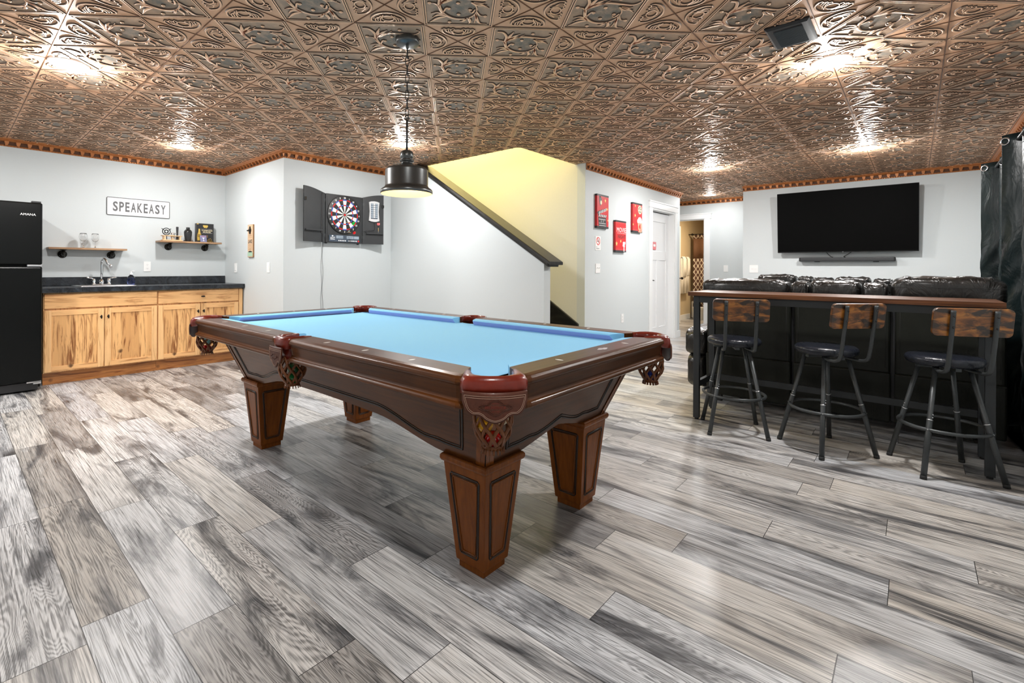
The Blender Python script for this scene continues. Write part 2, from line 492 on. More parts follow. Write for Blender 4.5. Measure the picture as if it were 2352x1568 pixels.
dia = t.mix(nn, (.33,.24,.17), (.76,.49,.32))
dia = t.mix(t.math('MULTIPLY', cen, t.ramp(n3, [(.35, .25), (.6, .95)])), dia, (.165,.165,.145))
c = t.mix(inside, tri, dia)
t.out(c, t.math('MULTIPLY_ADD', nn, .2, .42), .15)
t.bump(nn, .1, .002)
M['ceil'] = t.m
def copper(name, c0, c1, rough=.35, metal=.65):
    t = NT(name); v = t.obj(); n = t.noise(v, 25, 4, .6)
    return t.out(t.mix(n, c0, c1), rough, metal)
M['relief'] = copper('relief_copper', (.78,.42,.24), (.97,.68,.45), .36, .35)
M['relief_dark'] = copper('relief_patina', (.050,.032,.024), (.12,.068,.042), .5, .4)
M['seam'] = copper('seam_copper', (.13,.06,.03), (.22,.11,.06), .4)
M['crown'] = copper('crown_copper', (.30,.095,.025), (.60,.24,.080), .38, .35)
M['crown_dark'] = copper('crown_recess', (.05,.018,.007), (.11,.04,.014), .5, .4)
M['lamp_metal'] = plain('dark_brushed_lamp_metal', (.115,.12,.12), .32, .85, nz=.08, nscale=200)
ZC = 2.42
# ------------------------------------------------------------------ camera
cam = bpy.data.cameras.new('camera'); co_ = bpy.data.objects.new('camera', cam); COL.objects.link(co_)
cam.lens = 1109.25/2352*36; cam.sensor_width = 36; cam.sensor_fit = 'HORIZONTAL'
cam.shift_x = (1176-1093.8)/2352; cam.shift_y = (614.4-784)/2352; cam.clip_start = .02
co_.matrix_world = Matrix.Translation((0,0,1.15)) @ Matrix.Rotation(.7374-PI/2, 4, 'Z') @ Matrix.Rotation(PI/2, 4, 'X') @ Matrix.Rotation(.0047, 4, 'Z')
SC.camera = co_

# ------------------------------------------------------------------ floor of separate boards
rows = {1:1.96, 2:1.711, 3:1.277, 4:2.145, 5:1.607, 6:2.518, 7:.785, 8:.167, 9:.97, 10:.726, 11:.066, 12:.478, 13:.918, 14:.089, 15:.443, 16:.326}
vs = []; fs = []; uvs = []; pl = []; ed = []
W, L, U0 = .18780, 1.095, .108
UMAX, VMIN, VMAX = 13.2, -.75, 6.9
rnd = random.Random(3)
for k in range(-6, 70):
    u0 = U0+W*(k-0); u1 = u0+W
    if u0 >= UMAX: break
    j0 = rows.get(k, rnd.random()*L)
    a = j0 - L*math.ceil((j0-VMIN)/L)
    while a < VMAX:
        b = a+L; R = (rnd.random(), rnd.random(), rnd.random())
        va, vb = max(a, VMIN), min(b, VMAX); ua, ub = max(u0, -1.0), min(u1, UMAX)
        if ub > ua and vb > va:
            n = len(vs)
            for (x, y) in ((ua,va),(ub,va),(ub,vb),(ua,vb)):
                vs.append((x, y, 0)); uvs.append((x-u0, y-a)); ed.append(((x-u0)/W, (y-a)/L, 0)); pl.append(R)
            fs.append((n, n+1, n+2, n+3))
        a = b
me = bpy.data.meshes.new('floor'); me.from_pydata(vs, [], fs)
uvl = me.uv_layers.new(name='UVMap')
for i, l in enumerate(me.loops): uvl.data[i].uv = uvs[l.vertex_index]
for nm, dat in (('plank', pl), ('edge', ed)):
    A = me.attributes.new(nm, 'FLOAT_VECTOR', 'POINT')
    A.data.foreach_set('vector', [q for p in dat for q in p])
me.materials.append(M['floor']); me.update()
fo = bpy.data.objects.new('floor', me); COL.objects.link(fo); fo['kind'] = 'structure'

# ------------------------------------------------------------------ walls
def wall(name, boxes, m='wall'):
    mb = MB()
    for b in boxes: mb.box(*b)
    return struct(name, mb, M[m])
wall('wall_left', [(-1.0, 2.49, 6.75, 6.85, 0, ZC)])
wall('wall_alcove', [(2.49, 2.59, 5.11, 6.85, 0, ZC)])
wall('wall_center', [(2.59, 4.06, 5.11, 5.21, 0, ZC)])
# half wall beside the stairs, rising with them
mb = MB(); P = [(2.69,0),(5.11,0),(5.11,ZC),(4.63,ZC),(2.69,1.205)]
Fr((3.95,0,0),(0,-1,0)).prism(mb, [(-v, z) for v, z in P], -.11, 0)
struct('wall_stair_side', mb, M['wall'])
wall('wall_stairwell', [(5.2, 5.3, 3.06, 6.95, 0, 4.9), (3.96, 5.2, 6.85, 6.95, 0, 4.9), (3.96, 4.06, 5.21, 6.85, 0, ZC),
     (3.96, 4.06, 3.0, 6.85, 2.52, 4.9), (4.06, 5.3, 2.99, 3.09, 2.52, 4.9)], 'wall_warm_light')
# poster wall with the door opening
wall('wall_middle', [(5.2, 7.19, 2.95, 3.06, 0, ZC), (8.11, 8.37, 2.95, 3.06, 0, ZC), (7.19, 8.11, 2.95, 3.06, 2.07, ZC)])
wall('wall_storage', [(7.05, 8.3, 3.75, 3.8, 0, ZC)], 'wall')
wall('wall_hall', [(9.44, 9.54, 1.9, 2.88, 0, ZC), (9.44, 9.54, 3.68, 5.1, 0, ZC), (9.44, 9.54, 2.88, 3.68, 2.07, ZC), (8.37, 8.47, 3.06, 5.1, 0, ZC), (8.47, 9.44, 5.0, 5.1, 0, ZC)])
wall('wall_front', [(8.3, 8.4, -.8, 1.97, 0, ZC), (8.4, 9.44, 1.87, 1.97, 0, ZC)])
wall('wall_right', [(-1.0, 8.3, -.8, -.7, 0, ZC)])
wall('wall_near', [(-1.0, -.9, -.7, 6.75, 0, ZC)])
# bathroom beyond the hall
wall('wall_bathroom', [(9.54, 13.2, 3.88, 3.98, 0, ZC), (13.1, 13.2, 2.2, 3.88, 0, ZC), (9.54, 13.2, 2.1, 2.2, 0, ZC)], 'tan_wall')

# ------------------------------------------------------------------ ceiling
def inside(U, V, e=0.0):
    a = (U > -.9) & (U < 8.3) & (V > -.7) & (V < 6.75)
    a &= ~((U > 2.49-e) & (V > 5.11-e) & (U < 4.06))
    a &= ~((U > 4.06-e) & (U < 5.2+e) & (V > 3.09-e))
    a &= ~((U >= 5.2) & (V > 2.95-e) & (U < 8.37))
    a &= ~((U > 4.06-e) & (V > 5.11-e))
    h = (U >= 8.28) & (U < 9.44) & (V > 1.97+e) & (V < 5.0) & ~((U < 8.47) & (V > 2.95-e))
    return a | h
mb = MB()
for r in ((-1.0, 2.55, -.75, 6.85), (2.55, 4.06, -.75, 5.15), (4.06, 5.2, -.75, 3.09), (5.2, 8.4, -.75, 3.0), (8.4, 9.5, 1.9, 5.05)):
    mb.box(*r, ZC, ZC+.1)
# relief of one pressed tile, in (p, q): p = image right, q = towards the camera
tv = []; tf = []; tm = []
WK = 1.0
def stroke(pts, w, h=.0065, k=5, mat=(1,2), samp=True):
    P = cat([(a, b, 0) for a, b in pts], k) if samp and len(pts) > 2 else [Vector((a, b, 0)) for a, b in pts]
    n = len(P)
    for i, p in enumerate(P):
        d = (P[min(i+1, n-1)]-P[max(i-1, 0)]).normalized(); s = Vector((-d.y, d.x, 0))
        t = i/(n-1)
        ww = w*(w_env(t) if callable(w_env) else 1)*WK
        hh = h*min(1, ww/w+.25)
        for q, z in ((-1, 0), (-.62, -1), (.62, -1), (1, 0)):
            c = p+s*ww*q
            tv.append((c.x, c.y, z*hh))
    o = len(tv)-4*n
    for i in range(n-1):
        a = o+4*i; b = a+4
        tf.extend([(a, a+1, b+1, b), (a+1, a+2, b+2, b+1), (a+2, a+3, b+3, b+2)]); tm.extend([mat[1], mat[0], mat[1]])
w_env = lambda t: 1
def ball(x, y, r):
    o = len(tv); n = 8
    for rr, z in ((1.18, 0), (1.05, -.55), (.6, -1.0)):
        for k in range(n): tv.append((x+r*rr*math.cos(2*PI*k/n), y+r*rr*.9*math.sin(2*PI*k/n), z*.009))
    tv.append((x, y, -.0105))
    for i in range(2):
        for k in range(n):
            l = (k+1) % n; tf.append((o+i*n+k, o+i*n+l, o+(i+1)*n+l, o+(i+1)*n+k)); tm.append(2 if i == 0 else 1)
    for k in range(n): tf.append((o+2*n+k, o+2*n+(k+1) % n, o+3*n)); tm.append(1)
HP = TS/math.sqrt(2)/2          # half side of the diamond panel
K = HP*.98
WK = 1.5
sw = lambda t: .35+.65*math.sin(PI*min(1, t*1.15+.08))
w_env = sw
S = lambda pts, w, **k: stroke([(a*K, b*K) for a, b in pts], w, **k)
S([(-.84,.74),(-.66,.70),(-.53,.42),(-.54,.05),(-.42,-.34),(-.12,-.58),(.22,-.56),(.46,-.32),(.50,.02),(.36,.28)], .0085, k=5)
S([(-.52,.10),(-.40,.34),(-.05,.47),(.35,.44),(.68,.42),(.86,.60),(.76,.70)], .0075, k=5)
S([(.34,.30),(.50,.16),(.78,.14)], .006)
S([(.40,.32),(.60,.26),(.72,.30)], .006)
S([(.46,-.28),(.52,-.52),(.62,-.80),(.84,-.86)], .0075)
S([(-.50,.16),(-.42,.52),(-.34,.74)], .009)
S([(-.46,.22),(-.28,.50),(-.12,.62)], .008)
S([(-.36,-.42),(-.58,-.40),(-.74,-.56)], .008)
S([(-.34,-.46),(-.62,-.60),(-.84,-.84)], .008)
S([(.28,-.50),(.34,-.72),(.30,-.86)], .008)
S([(.22,-.54),(.14,-.70),(.04,-.74)], .007)
S([(-.44,.20),(-.20,.40),(.02,.60)], .006)
S([(-.40,-.38),(-.60,-.28),(-.78,-.36)], .006)
S([(.48,-.20),(.50,-.50),(.46,-.82)], .006)
S([(.42,.30),(.66,.18),(.84,.02)], .006)
S([(-.52,-.04),(-.62,.16),(-.76,.20)], .004)
S([(.50,-.14),(.60,-.36),(.74,-.40)], .004)
S([(-.44,-.28),(-.34,-.02),(-.22,-.06)], .0045)
S([(.46,-.05),(.38,-.24),(.28,-.16)], .0045)
for x, y in ((-.02,.22),(-.28,-.06),(.32,-.10),(0,-.36),(.26,.66),(-.26,-.80),(.76,-.42),(-.80,.20)): ball(x*K, y*K, .0095)
w_env = lambda t: 1; WK = 1.0
for m_ in (.985, .925):
    a = HP*m_
    for s_ in ((-a,-a,a,-a),(a,-a,a,a),(a,a,-a,a),(-a,a,-a,-a)):
        stroke([(s_[0]*.985,s_[1]*.985),(s_[2]*.985,s_[3]*.985)], .0042, .005, samp=False)
# shells in the four corner triangles (tile corner at distance 2*HP along p or q)
WK = 1.15
def shell(rot):
    n0 = len(tv)
    cx = 0
    # local frame: y towards the tile corner; hypotenuse (panel edge) at y = HP, corner at y = 2 HP
    yb = HP*1.28
    def T(pts): return [(x*HP, yb+y*HP) for x, y in pts]
    stroke(T([(-.48,-.07),(-.44,.12),(-.26,.29),(0,.36),(.26,.29),(.44,.12),(.48,-.07)]), .0052, k=3)
    stroke(T([(-.17,.03),(-.13,.15),(0,.20),(.13,.15),(.17,.03),(.11,-.05),(0,-.08),(-.11,-.05),(-.17,.03)]), .0042, k=2)
    for sx in (-1, 1):
        for a, b, c_ in ((.20,.25,.24),(.27,.33,.19),(.34,.41,.11)):
            stroke(T([(sx*(a+.02),-.09),(sx*(a+.015),.03),(sx*(a-.09),c_)]), .0040, k=2)
        stroke(T([(sx*.10,-.09),(sx*.16,-.14),(sx*.22,-.09),(sx*.29,-.14),(sx*.35,-.09),(sx*.42,-.13),(sx*.48,-.07)]), .0040, k=1)
    c, s = round(math.cos(rot)), round(math.sin(rot))
    for i in range(n0, len(tv)):
        x, y, z = tv[i]; tv[i] = (x*c-y*s, x*s+y*c, z)
for r_ in range(4): shell(r_*PI/2)
tv = np.array(tv); tq = np.array([f if len(f) == 4 else (f[0], f[1], f[2], -1) for f in tf]); tmm = np.array(tm)
r2 = 1/math.sqrt(2)
# p -> (U-V)/sqrt2, q -> -(U+V)/sqrt2
TU = (tv[:,0]-tv[:,1])*r2; TV = (-tv[:,0]-tv[:,1])*r2; TZ = tv[:,2]
allv = []; allf = []; allm = []
base = 0
for i in range(-7, 17):
    for j in range(-7, 12):
        cu = T0[0]+(i+.5)*TS; cv = T0[1]+(j+.5)*TS
        U = TU+cu; V = TV+cv
        ok = inside(U, V, .01)
        if not ok.any(): continue
        fm = ok[np.where(tq < 0, tq[:, :1], tq)].all(1)
        if not fm.any(): continue
        allv.append(np.stack([U, V, ZC+TZ], 1)); q = tq[fm]; allf.append(np.where(q < 0, -1, q+base)); allm.append(tmm[fm])
        base += len(U)
        
av = np.concatenate(allv); af = np.concatenate(allf); am = np.concatenate(allm)
# seams between tiles: thin raised strips
sv = []; sf = []
def strip(u0, u1, v0, v1):
    o = len(sv); z0, z1 = ZC+.0005, ZC-.0035
    mid = ((u0+u1)/2, (v0+v1)/2)
    if u1-u0 > v1-v0:
        prof = ((0, z0), (.0012, z1), (.0048, z1), (.006, z0)); 
        for (d, z) in prof: sv.extend([(u0, mid[1]-.003+d, z), (u1, mid[1]-.003+d, z)])
    else:
        prof = ((0, z0), (.0012, z1), (.0048, z1), (.006, z0))
        for (d, z) in prof: sv.extend([(mid[0]-.003+d, v0, z), (mid[0]-.003+d, v1, z)])
    for k in range(3): sf.append((o+2*k, o+2*k+1, o+2*k+3, o+2*k+2))
for i in range(-7, 18):
    for j in range(-7, 13):
        u = T0[0]+i*TS; v = T0[1]+j*TS
        if inside(np.array([u+TS*.5]), np.array([v]))[0]: strip(u, u+TS, v-.001, v+.001)
        if inside(np.array([u]), np.array([v+TS*.5]))[0]: strip(u-.001, u+.001, v, v+TS)
nb = len(mb.v)
V_ = np.concatenate([np.array(mb.v), av, np.array(sv)]); 
faces = [list(f) for f in mb.f]; mats_ = list(mb.m)
loops = []; starts = []; tot = 0; mi = []
def addf(f, m_):
    global tot
    loops.extend(f); starts.append(tot); tot += len(f); mi.append(m_)
for f, m_ in zip(mb.f, mb.m): addf(f, 0)
me = bpy.data.meshes.new('ceiling')
quad = af[:, 3] >= 0
L1 = np.array(loops); S1 = np.array(starts)
Q = af[quad]+nb; Tt = af[~quad][:, :3]+nb; SF = np.array(sf)+nb+len(av)
LL = np.concatenate([L1, Q.ravel(), Tt.ravel(), SF.ravel()])
SS = np.concatenate([S1, tot+4*np.arange(len(Q)), tot+4*len(Q)+3*np.arange(len(Tt)), tot+4*len(Q)+3*len(Tt)+4*np.arange(len(SF))])
MM = np.concatenate([np.array(mi), am[quad], am[~quad], np.full(len(SF), 3)])
me.vertices.add(len(V_)); me.vertices.foreach_set('co', V_.ravel().astype(np.float32))
me.loops.add(len(LL)); me.loops.foreach_set('vertex_index', LL.astype(np.int32))
me.polygons.add(len(SS)); me.polygons.foreach_set('loop_start', SS.astype(np.int32))
me.polygons.foreach_set('material_index', MM.astype(np.int32))
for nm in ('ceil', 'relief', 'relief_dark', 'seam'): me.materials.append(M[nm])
me.polygons.foreach_set('use_smooth', (MM > 0) & (MM < 3)); me.update(calc_edges=True); me.validate()
print('ceiling faces', len(me.polygons))
ceil_o = bpy.data.objects.new('ceiling', me); COL.objects.link(ceil_o); ceil_o['kind'] = 'structure'
wall('ceiling_bathroom', [(9.54, 13.2, 2.2, 3.88, ZC, ZC+.1)], 'tan_wall')
wall('ceiling_upstairs', [(3.96, 5.3, 2.99, 6.95, 4.9, 5.0)], 'wall_warm_light')

# ------------------------------------------------------------------ crown moulding with dentils
NTRIM = [0]
def trim_name():
    NTRIM[0] += 1; return 'trim_%d' % NTRIM[0]
PROF = [(0,-.078),(.007,-.078),(.010,-.072),(.007,-.066),(.012,-.060),(.016,-.034),(.040,-.030),(.046,-.024),(.044,-.016),(.058,-.008),(.060,0),(0,0)]
def crown(p0, p1, nrm, m0=0, m1=0, phase=0):
    """p0->p1 along the wall, nrm into the room; m0/m1 mitre: +1 outer corner (extends), -1 inner corner (shortens)"""
    a = Vector((*p0, ZC)); b = Vector((*p1, ZC)); d = (b-a).normalized(); n = Vector((*nrm, 0))
    mb = MB()
    rings = [[a+n*q-d*q*m0+Vector((0,0,z)) for q, z in PROF], [b+n*q+d*q*m1+Vector((0,0,z)) for q, z in PROF]]
    mb.loft(rings, 0, smooth=False)
    Lg = (b-a).length; k = int(Lg/.083); st = Lg/k
    for i in range(k):
        c = a+d*(st*(i+.5)); w = .0165
        for (q0, q1, z0, z1, ww) in ((.010, .040, -.044, -.030, w), (.009, .034, -.056, -.042, w*.85), (.009, .024, -.067, -.053, w*.6)):
            v = []
            for z in (z0, z1):
                for s_, q in ((-1, q0), (1, q0), (1, q1), (-1, q1)): v.append(c+d*ww*s_+n*q+Vector((0,0,z)))
            mb.hexa(v, 0)
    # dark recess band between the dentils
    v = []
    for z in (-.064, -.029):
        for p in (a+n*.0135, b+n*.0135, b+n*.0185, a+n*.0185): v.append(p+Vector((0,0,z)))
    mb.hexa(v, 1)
    # small beads under the dentils
    kb = int(Lg/.024)
    for i in range(kb):
        c = a+d*(Lg*(i+.5)/kb)+n*.010+Vector((0,0,-.072)); mb.box(c.x-.006, c.x+.006, c.y-.006, c.y+.006, c.z-.004, c.z+.004, 0)
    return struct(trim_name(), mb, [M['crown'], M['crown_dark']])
crown((-.9,6.75), (2.49,6.75), (0,-1), 0, -1)
crown((2.49,6.75), (2.49,5.11), (-1,0), -1, 1)
crown((2.49,5.11), (3.95,5.11), (0,-1), 1, -1)
crown((3.95,5.11), (3.95,4.66), (-1,0), -1, 0)
crown((5.22,2.95), (8.37,2.95), (0,-1), 0, 0)
crown((9.44,4.9), (9.44,1.97), (-1,0), 0, 0)
crown((8.3,1.97), (8.3,-.7), (-1,0), 0, -1)
crown((8.3,-.7), (-.9,-.7), (0,1), -1, 0)

# ------------------------------------------------------------------ baseboards
def baseb(name, boxes):
    mb = MB()
    for b in boxes: mb.box(*b)
    return struct(name, mb, M['trim'], bevel=.003)
baseb('baseboard_alcove', [(2.476, 2.49, 5.096, 6.08, 0, .11)])
baseb('baseboard_center', [(2.476, 3.95, 5.096, 5.11, 0, .11)])
baseb('baseboard_stair_side', [(3.936, 3.95, 2.676, 5.096, 0, .11), (3.95, 4.06, 2.676, 2.69, 0, .11)])
baseb('baseboard_middle', [(5.186, 7.09, 2.936, 2.95, 0, .11), (8.21, 8.384, 2.936, 2.95, 0, .11)])
baseb('baseboard_hall', [(9.426, 9.44, 1.97, 2.78, 0, .11)])
baseb('baseboard_front', [(8.286, 8.3, -.7, 1.984, 0, .11)])
baseb('baseboard_bathroom', [(9.54, 11.66, 3.866, 3.88, 0, .11)])

# ------------------------------------------------------------------ stair cap, skirt and steps
slope = (2.42-1.205)/(4.63-2.69)
mb = MB()
def sloped(prof, v0, v1, mi=0):
    z = lambda v: 1.205+(v-2.69)*slope
    rings = [[(u, v, z(v)+h) for u, h in prof] for v in (v0, v1)]
    mb.loft(rings, mi, smooth=False)
sloped([(3.885,.045),(3.893,.040),(4.117,.040),(4.125,.045),(4.125,.066),(4.117,.072),(3.893,.072),(3.885,.066)], 2.585, 4.51)
sloped([(3.915,.0),(4.095,.0),(4.105,.028),(4.105,.040),(3.905,.040),(3.905,.028)], 2.62, 4.60)
struct(trim_name(), mb, M['blackwood'])
mb = MB(); P = [(3.06,0),(3.10,.52),(6.85,.52+(6.85-3.10)*slope*1.0),(6.85,.52+(6.85-3.1)*slope+.0),(6.85,0)]
P = [(3.03,.47),(3.03,0),(6.85,0),(6.85,.47+(6.85-3.03)*.655)]
Fr((5.2,0,0),(0,-1,0)).prism(mb, [(-v, z) for v, z in P], 0, .018)
P2 = [(3.03,.47),(3.03,.445),(6.85,.445+3.82*.655),(6.85,.47+3.82*.655)]
Fr((5.182,0,0),(0,-1,0)).prism(mb, [(-v, z) for v, z in P2], 0, .012)
struct(trim_name(), mb, M['blackwood'])
mb = MB()
for i in range(12):
    v = 3.22+i*.275; z = (i+1)*.185
    mb.box(4.06, 5.18, v-.03, v+.275, z-.03, z); mb.box(4.06, 5.18, v, v+.275, 0, z-.03)
struct('stair_steps', mb, M['blackwood'])

# ------------------------------------------------------------------ door 1 in the middle wall, doorway to the bathroom
mb = MB()
mb.box(7.09, 7.19, 2.93, 2.95, 0, 2.07); mb.box(8.11, 8.21, 2.93, 2.95, 0, 2.07); mb.box(7.07, 8.23, 2.925, 2.95, 2.07, 2.16)
mb.box(7.06, 8.24, 2.915, 2.95, 2.155, 2.175)
mb.box(7.19, 7.215, 2.94, 3.06, 0, 2.07); mb.box(8.085, 8.11, 2.94, 3.06, 0, 2.07); mb.box(7.215, 8.085, 2.94, 3.06, 2.045, 2.07)
struct(trim_name(), mb, M['trim'], bevel=.003)
mb = MB(); fr = Fr((7.215, 3.035, 0), (1,0,0)); dw = .87
def panel_door(mb, fr, x0, x1, z1):
    st = .115
    fr.box(mb, x0, x1, .01, z1, -.03, -.008)
    for r in ((x0, x0+st, .01, z1), (x1-st, x1, .01, z1), (x0+st, x1-st, .01, .22), (x0+st, x1-st, z1-.14, z1), (x0+st, x1-st, 1.28, 1.42), ((x0+x1)/2-.055, (x0+x1)/2+.055, .22, 1.28)):
        fr.box(mb, *r, -.009, .004)
panel_door(mb, fr, 0, dw, 2.03)
d1 = struct('door_1', mb, M['door'], bevel=.002)
mb = MB(); fr.disc(mb, .065, .965, .028, .004, .012); mb.cyl(fr.p(.065,.965,.01), fr.p(.065,.965,.05), .009); mb.tube([fr.p(.065,.965,.048), fr.p(.12,.967,.05), fr.p(.17,.962,.048)], .008)
obj('door_handle', mb, M['knob'], d1)
mb = MB()
mb.box(9.42, 9.44, 2.78, 2.88, 0, 2.07); mb.box(9.42, 9.44, 3.68, 3.78, 0, 2.07); mb.box(9.415, 9.44, 2.76, 3.80, 2.07, 2.16); mb.box(9.405, 9.44, 2.75, 3.81, 2.155, 2.175)
mb.box(9.44, 9.54, 2.88, 2.895, 0, 2.07); mb.box(9.44, 9.54, 3.665, 3.68, 0, 2.07); mb.box(9.44, 9.54, 2.895, 3.665, 2.055, 2.07)
struct(trim_name(), mb, M['trim'], bevel=.003)
# bathroom door swung open, its dark knob just shows beside the hall corner
mb = MB(); fr2 = Fr((9.56, 3.62, 0), (1,0,0)); panel_door(mb, fr2, 0, .76, 2.03)
d2 = struct('door_2', mb, M['door'], bevel=.002)
mb = MB(); mb.cyl(fr2.p(.70,.95,.004), fr2.p(.70,.95,.04), .010); mb.sphere(fr2.p(.70,.95,.055), .027)
obj('door_knob', mb, M['knob'], d2)
# ================================================================== pool table
TU0, TU1, TV0, TV1 = 1.05, 2.45, .872, 3.492     # outer edges of the rails
ZT = .82
TCU, TCV = (TU0+TU1)/2, (TV0+TV1)/2
pt = root('pool_table', 'dark cherry wood pool table with sky blue cloth in the middle of the room', 'pool table', (TCU, TCV, 0))
RP = [(.128,.0),(.030,.0),(.012,-.003),(.003,-.010),(.0,-.020),(.004,-.028),(.012,-.032),(.014,-.040),(.020,-.075),(.016,-.083),(.006,-.086),(.001,-.092),(.001,-.099),(.008,-.105),(.128,-.105)]
CP = [(.128,-.001),(.165,-.003),(.178,-.007),(.180,-.012),(.166,-.034),(.160,-.040),(.128,-.040)]
def rail(side, a0, a1, corner0, corner1, mat, sights):
    """side: (fixed coordinate, direction inward, axis); a0..a1 along the side at the outer edge"""
    kind, c, inw = side
    def P(s, z, a):
        return (c+inw*s, a, ZT+z) if kind == 'U' else (a, c+inw*s, ZT+z)
    def shift(s, corner): return .552*s if corner else 0.0
    mb = MB(); rings = []
    for i in range(2):
        rings.append([P(s, z, (a0+shift(s, corner0)) if i == 0 else (a1-shift(s, corner1))) for s, z in RP])
    n = 7
    # slight rounding of both ends of the nose
    R = []
    def lp(f):
        out = []
        for j in range(len(RP)):
            A = Vector(rings[0][j]); B = Vector(rings[1][j]); out.append(A.lerp(B, f))
        return out
    Lg = (Vector(rings[1][0])-Vector(rings[0][0])).length
    for f, shr in ((0, .012), (.006/Lg, .006), (.02/Lg, .001), (.04/Lg, 0), (1-.04/Lg, 0), (1-.02/Lg, .001), (1-.006/Lg, .006), (1, .012)):
        ring = []
        for j, p in enumerate(lp(f)):
            s, z = RP[j]
            q = max(0, 1-s/.03) if s < .03 else 0
            d = Vector((inw, 0, 0)) if kind == 'U' else Vector((0, inw, 0))
            ring.append(p+d*shr*q)
        R.append(ring)
    mb.loft(R, 0, smooth=False)
    for j in range(len(mb.f)): mb.sm[j] = False
    o = obj('rail', mb, mat, pt, bevel=.002, angle=25)
    mb = MB()
    def cs(s, corner): return .0706+.09*(s-.128)+.552*0+(s-.128)*1.0 if corner else .01+(s-.128)*.35
    rings = [[P(s, z, (a0+cs(s, corner0)) if i == 0 else (a1-cs(s, corner1))) for s, z in CP] for i in range(2)]
    mb.loft(rings, 0, smooth=False)
    for k_, f in enumerate(mb.f):
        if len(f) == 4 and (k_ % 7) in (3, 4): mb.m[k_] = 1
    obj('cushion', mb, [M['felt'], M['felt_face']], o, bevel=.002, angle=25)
    for a in sights:
        mb = MB()
        pts = [(-.017,0),(-.006,.0045),(0,.0055),(.006,.0045),(.017,0),(.006,-.0045),(0,-.0055),(-.006,-.0045)]
        vs = []
        for z in (-.0004, .0010):
            for p, q in pts: vs.append(P(.072+p*(1 if kind == 'X' else 1), z, a+q))
        k = len(pts); mb.add(vs, [tuple(range(k)), tuple(range(k, 2*k))[::-1]]+[(i, i+k, (i+1) % k+k, (i+1) % k) for i in range(k)])
        obj('rail_sight', mb, M['ivory'], o)
    return o
CO = .148; SI = .062
Lh = (TV1-TV0)/2
for c, inw in ((TU0, 1), (TU1, -1)):
    for half in (0, 1):
        if half == 0: a0, a1, k0, k1 = TV0+CO, TCV-SI, True, False
        else: a0, a1, k0, k1 = TCV+SI, TV1-CO, False, True
        lo = TV0+.17 if half == 0 else TCV; hi = TCV if half == 0 else TV1-.17
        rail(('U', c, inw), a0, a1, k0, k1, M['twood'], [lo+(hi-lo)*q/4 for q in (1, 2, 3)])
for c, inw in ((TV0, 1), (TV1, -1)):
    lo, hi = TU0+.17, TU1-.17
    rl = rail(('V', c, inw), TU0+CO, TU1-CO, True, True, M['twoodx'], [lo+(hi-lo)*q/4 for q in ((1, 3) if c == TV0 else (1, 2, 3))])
    if c == TV0: end_rail = rl
# maker's crest on the end rail
mb = MB(); cr = Fr(((TU0+TU1)/2+.06, TV0+.072, ZT), (1,0,0), (0,1,0))
cr.prism(mb, [(-.040,0),(-.028,.010),(-.018,.008),(-.010,.017),(.010,.017),(.018,.008),(.028,.010),(.040,0),(.028,-.010),(.018,-.008),(.010,-.017),(-.010,-.017),(-.018,-.008),(-.028,-.010)], 0, .0012)
obj('maker_crest', mb, M['nickel'], end_rail)
# cloth covered bed
mb = MB(); z0, z1 = ZT-.062, ZT-.038
pts = []
def arc(cx, cy, r, a0, a1, k=6): return [(cx+r*math.cos(math.radians(a0+(a1-a0)*i/k)), cy+r*math.sin(math.radians(a0+(a1-a0)*i/k))) for i in range(k+1)]
q = .085
x0, x1, y0, y1 = TU0+.10, TU1-.10, TV0+.10, TV1-.10
pts += [(x0+.10,y0)] ; pts += [(x1-.10,y0)]
pts = []
def corner(cx, cy, sx, sy):
    o = arc(cx, cy, .062, 0, 90, 6)
    return o
def hole(cx, cy, a0, a1): return arc(cx, cy, .060, a0, a1, 8)
hc = .085
pts += [(x0+.07, y0+.02)]; pts += [(x1-.07, y0+.02)]
pts += hole(TU1-hc-.03, TV0+hc+.03, 250, 20-0)[::1][:0]
pts = []
def cor(cx, cy, d):
    # concave bite in the corner, d = direction (deg) pointing outwards
    return [(cx+.062*math.cos(math.radians(d+a)), cy+.062*math.sin(math.radians(d+a))) for a in (-115,-140,-165,180,165,140,115)]
e = .115
pts += cor(TU0+e, TV0+e, 225)[::-1]
pts += cor(TU1-e, TV0+e, 315)[::-1]
pts += [(TU1-.10, TV0+.3), (TU1-.10, TCV-.07), (TU1-.125, TCV-.045), (TU1-.132, TCV), (TU1-.125, TCV+.045), (TU1-.10, TCV+.07)]
pts += cor(TU1-e, TV1-e, 45)[::-1]
pts += cor(TU0+e, TV1-e, 135)[::-1]
pts += [(TU0+.10, TCV+.07), (TU0+.125, TCV+.045), (TU0+.132, TCV), (TU0+.125, TCV-.045), (TU0+.10, TCV-.07)]
Fr((0,0,0), (1,0,0), (0,1,0)).prism(mb, pts, z0, z1)
obj('playing_surface', mb, M['felt'], pt)
